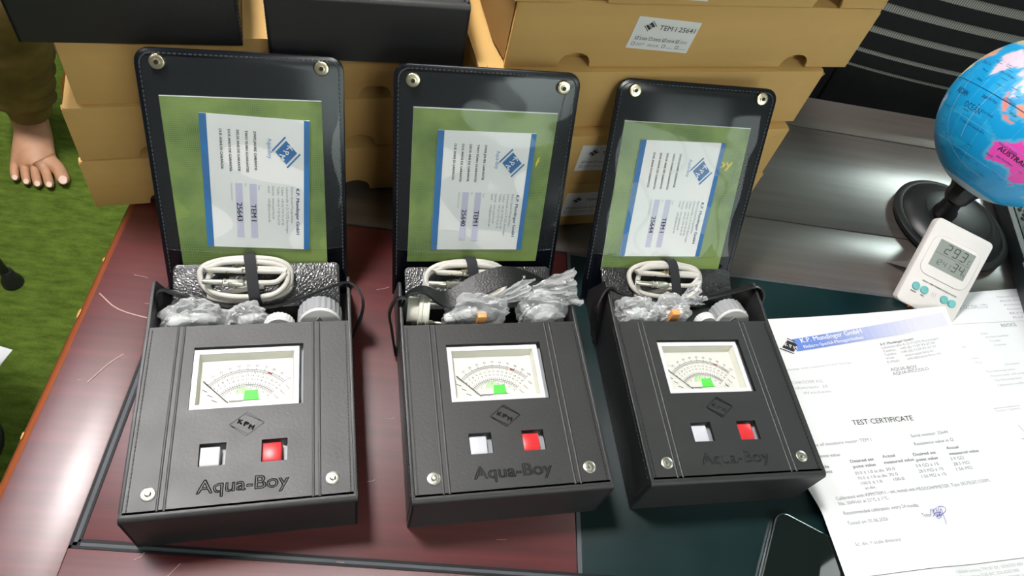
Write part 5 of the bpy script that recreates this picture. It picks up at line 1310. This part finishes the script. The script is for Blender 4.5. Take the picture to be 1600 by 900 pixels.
for i in range(5):
    a = 2 * pi * i / 5 + .3; c = Vector((.84 - CH.x, 1.13 - CH.y, 0)); d = Vector((cos(a), sin(a), 0))
    b = MB(); b.tube([c + Vector((0, 0, .11)), c + d * .16 + Vector((0, 0, .095)), c + d * .29 + Vector((0, 0, .07))], [.026, .02, .015], 10); lg = b.build('leg', BLACKPL, root)
    b = MB(); b.lathe([(.008, -.012), (.028, -.011), (.030, -.006), (.030, .006), (.028, .011), (.008, .012)], 18, Matrix.Translation(c + d * .29 + Vector((0, 0, .0302))) @ Matrix.Rotation(a, 4, 'Z') @ Matrix.Rotation(pi / 2, 4, 'X')); b.build('caster', BLACKPL, lg)

root = empty('low_cabinet', (.70, 1.72, 0)); tag(root, 'low grey cabinet behind the desk between the cartons and the chair', 'cabinet')
b = MB(); b.box((-.42, -.20, .02), (.42, .20, .70), .004); b.build('body', CABM, root)
for x in (-.21, .21):
    b = MB(); b.box((x - .205, -.214, .04), (x + .205, -.199, .68), .003); dr = b.build('door', CABM, root)
    b = MB(); b.tube([(x - math.copysign(.16, x), -.214, .42), (x - math.copysign(.16, x), -.232, .42), (x - math.copysign(.16, x), -.232, .54), (x - math.copysign(.16, x), -.214, .54)], .005, 8); b.build('handle', STEEL, dr)

# ================================================================== PERSON (barefoot, standing left behind the desk)
def skin_mesh(name, verts, edges, radii, levels=2, root_i=0):
    """continuous surface grown round a skeleton, returned as a plain mesh"""
    me = bpy.data.meshes.new(name); me.from_pydata([Vector(v) for v in verts], edges, []); o = bpy.data.objects.new(name, me); COL.objects.link(o)
    md = o.modifiers.new('skin', 'SKIN'); md.use_smooth_shade = True
    for i, sv in enumerate(me.skin_vertices[0].data):
        r = radii[i]; sv.radius = r if hasattr(r, '__len__') else (r, r); sv.use_root = (i == root_i)
    o.modifiers.new('sub', 'SUBSURF').levels = levels
    dg = bpy.context.evaluated_depsgraph_get(); m2 = bpy.data.meshes.new_from_object(o.evaluated_get(dg)); bpy.data.objects.remove(o)
    return m2
V = lambda x, y, z: Vector((x, y, z))
verts, edges, radii = [], [], []
def av(p, r): verts.append(Vector(p)); radii.append(r); return len(verts) - 1
def ae(a, b_): edges.append((a, b_))
PEL = av((-.62, 1.42, .90), (.15, .12))
wst = av((-.62, 1.43, 1.04), (.145, .11)); ae(PEL, wst)
chs = av((-.62, 1.44, 1.28), (.16, .11)); ae(wst, chs)
nck = av((-.62, 1.43, 1.47), (.060, .060)); ae(chs, nck)
hd0 = av((-.62, 1.41, 1.56), (.070, .085)); ae(nck, hd0); hd1 = av((-.62, 1.41, 1.68), (.075, .095)); ae(hd0, hd1); hd2 = av((-.62, 1.42, 1.75), (.045, .06)); ae(hd1, hd2)
for sg in (-1, 1):
    sh = av((-.62 + sg * .17, 1.44, 1.40), (.062, .062)); ae(chs, sh); el = av((-.62 + sg * .22, 1.46, 1.12), (.045, .045)); ae(sh, el); wr = av((-.62 + sg * .22, 1.36, .90), (.028, .032)); ae(el, wr)
    pm = av((-.62 + sg * .21, 1.32, .82), (.024, .040)); ae(wr, pm)
    for f in range(4):
        a = av((-.62 + sg * (.235 - f * .017), 1.30 - f * .004, .765), .0095); ae(pm, a); c = av((-.62 + sg * (.228 - f * .016), 1.295, .725 + (.01 if f in (0, 3) else 0)), .0085); ae(a, c)
    th = av((-.62 + sg * .17, 1.29, .80), .0105); ae(pm, th)
def foot(hip, knee, ank, heel, fdir, right):
    h = av(hip, .085); ae(PEL, h); k_ = av(knee, .055); ae(h, k_); cf = av(knee * .6 + ank * .4 + V(-.004, .015, 0), .050); ae(k_, cf); a = av(ank, .034); ae(cf, a)
    side = V(fdir.y, -fdir.x, 0) * (-1 if right else 1)     # towards the big toe
    he = av(heel + V(0, 0, .027), (.028, .027)); ae(a, he)
    m1 = av(ank + fdir * .055 + V(0, 0, -.030) + side * .004, (.036, .030)); ae(a, m1)
    m2 = av(heel + fdir * .165 + V(0, 0, .030) + side * .002, (.048, .024)); ae(m1, m2)
    for i, (sp, ln, r) in enumerate(((.040, .264, .0150), (.013, .266, .0104), (-.008, .257, .0098), (-.027, .244, .0094), (-.046, .226, .0092))):
        b0 = av(heel + fdir * (ln - .054) + side * (sp * .92) + V(0, 0, .0165 + (.004 if i < 3 else 0)), (.0145, .0135) if i == 0 else (.0105, .0115)); ae(m2, b0)
        b1 = av(heel + fdir * (ln - .028) + side * sp + V(0, 0, .0165), r); ae(b0, b1)
        b2 = av(heel + fdir * (ln - .008) + side * (sp * 1.02) + V(0, 0, .0105), r * .95); ae(b1, b2)
        if right: toes.append((heel + fdir * (ln - .010) + side * (sp * 1.02) + V(0, 0, .0105 + r * .80), r))
toes = []
fd = V(.47, -.883, 0).normalized(); heelR = V(-.935, 1.262, 0)
foot(V(-.70, 1.41, .84), V(-.775, 1.125, .46), V(-.910, 1.226, .080), heelR, fd, True)
fd2 = V(.2, -.98, 0).normalized()
foot(V(-.54, 1.42, .84), V(-.50, 1.40, .46), V(-.50, 1.44, .085), V(-.49, 1.49, 0), fd2, False)
me = skin_mesh('person', verts, edges, radii, 2)
me.materials.append(SKIN); person = bpy.data.objects.new('person', me); COL.objects.link(person)
for pl in me.polygons: pl.use_smooth = True
tag(person, 'barefoot person in loose olive trousers standing behind the left end of the desk', 'person')
for q, r in toes:
    b = MB(); b.lathe([(r * .62, 0), (r * .55, .0012), (.0001, .0016)], 12, Matrix.Translation(q) @ Matrix.Rotation(atan2(fd.y, fd.x), 4, 'Z') @ Matrix.Rotation(radians(24), 4, 'Y') @ Matrix.Diagonal((1.15, .95, 1, 1))); b.build('toenail', NAIL, person)
# trousers and shirt
verts, edges, radii = [], [], []
P0 = av((-.62, 1.42, .92), (.175, .14)); P1 = av((-.62, 1.43, 1.06), (.158, .125)); ae(P0, P1)
def leg(hip, knee, ank, rc):
    h = av(hip, .105); ae(P0, h); k_ = av(knee, .078); ae(h, k_); c = av(knee * .5 + ank * .5, .072); ae(k_, c); d = av(knee * .2 + ank * .8, .064); ae(c, d); e = av(ank, rc); ae(d, e)
leg(V(-.70, 1.41, .84), V(-.775, 1.13, .46), V(-.888, 1.192, .078), (.058, .056)); leg(V(-.54, 1.42, .84), V(-.50, 1.40, .46), V(-.50, 1.435, .10), (.055, .055))
me = skin_mesh('trousers', verts, edges, radii, 3)
for v in me.vertices:
    p_ = v.co; lowf = max(0, min(1, (.34 - p_.z) / .26))
    v.co += v.normal * (.006 * noise.noise(p_ * 9) + lowf * .007 * sin(p_.z * 150 + 5 * noise.noise(p_ * 6)))
    v.co.z = max(v.co.z, .040)
me.materials.append(TROUSER); o = bpy.data.objects.new('trousers', me); COL.objects.link(o); o.parent = person
for pl in me.polygons: pl.use_smooth = True
verts, edges, radii = [], [], []
P0 = av((-.62, 1.43, 1.28), (.18, .125)); a = av((-.62, 1.43, 1.0), (.17, .135)); ae(P0, a); c = av((-.62, 1.435, 1.43), (.085, .075)); ae(P0, c)
for sg in (-1, 1): s_ = av((-.62 + sg * .175, 1.44, 1.40), .078); ae(P0, s_); e = av((-.62 + sg * .21, 1.455, 1.20), .062); ae(s_, e)
me = skin_mesh('shirt', verts, edges, radii, 2); me.materials.append(mat('grey_shirt', (.10, .10, .10), .85, var=.2)); o = bpy.data.objects.new('shirt', me); COL.objects.link(o); o.parent = person
for pl in me.polygons: pl.use_smooth = True
b = MB(); t = bmesh.new(); bmesh.ops.create_icosphere(t, subdivisions=3, radius=1.0)
for v in t.verts: v.co = Vector((v.co.x * .088, v.co.y * .108 + .014, v.co.z * .10 + .028)) + Vector((-.62, 1.41, 1.68)) + v.co * (.006 * noise.noise(v.co * 5))
b._take(t, None, None, True); b.build('hair', mat('black_hair', (.012, .010, .009), .6, var=.3), person)

# ================================================================== ON THE CARPET
root = empty('floor_stand', (-1.02, .70, 0)); tag(root, 'black tubular stand, one leg with a flared rubber foot on the carpet', 'stand')
FS = V(-1.02, .70, 0)
for (fx, fy) in ((-.780, .795), (-1.20, .86), (-1.05, .42)):
    f = V(fx, fy, 0) - FS; tp_ = V(f.x * .90, f.y * .90, .46); d = (tp_ - f).normalized()
    b = MB(); b.tube([f + d * .012, f + d * .04, tp_, V(f.x * .5, f.y * .5, .52), V(0, 0, .53)], .0085, 12); lg = b.build('leg', BLACKPL, root)
    b = MB(); b.lathe([(.017, 0), (.019, .003), (.018, .012), (.013, .022), (.0105, .040), (.0095, .041)], 20, Matrix.Translation(f)); b.build('rubber_foot', BLACKPL, lg)
b = MB(); b.lathe([(.020, .49), (.022, .50), (.022, .56), (.012, .57), (.012, 1.1)], 20); b.build('hub', BLACKPL, root)
root = empty('added_stool', (-.735, .45, 0)); tag(root, 'unseen round black seat added past the left edge to shade the carpet', 'added_stool')  # added out of view to cast the dark patch on the carpet
b = MB(); b.lathe([(.150, .405), (.172, .412), (.178, .430), (.172, .448), (.140, .456), (.0005, .457)], 40); b.build('seat', BLACKPL, root)
b = MB(); b.lathe([(.075, 0), (.075, .012), (.030, .022), (.022, .030), (.022, .406)], 28); b.build('pedestal', BLACKPL, root)
b = MB(); b.box((-.10, -.035, 0), (.012, .040, .0012)); o = b.build('paper_slip', PAPER); o.matrix_world = Matrix.Translation((-.742, .612, .001)) @ Matrix.Rotation(radians(-12), 4, 'Z')
tag(o, 'white paper slip lying on the carpet at the left edge', 'paper')
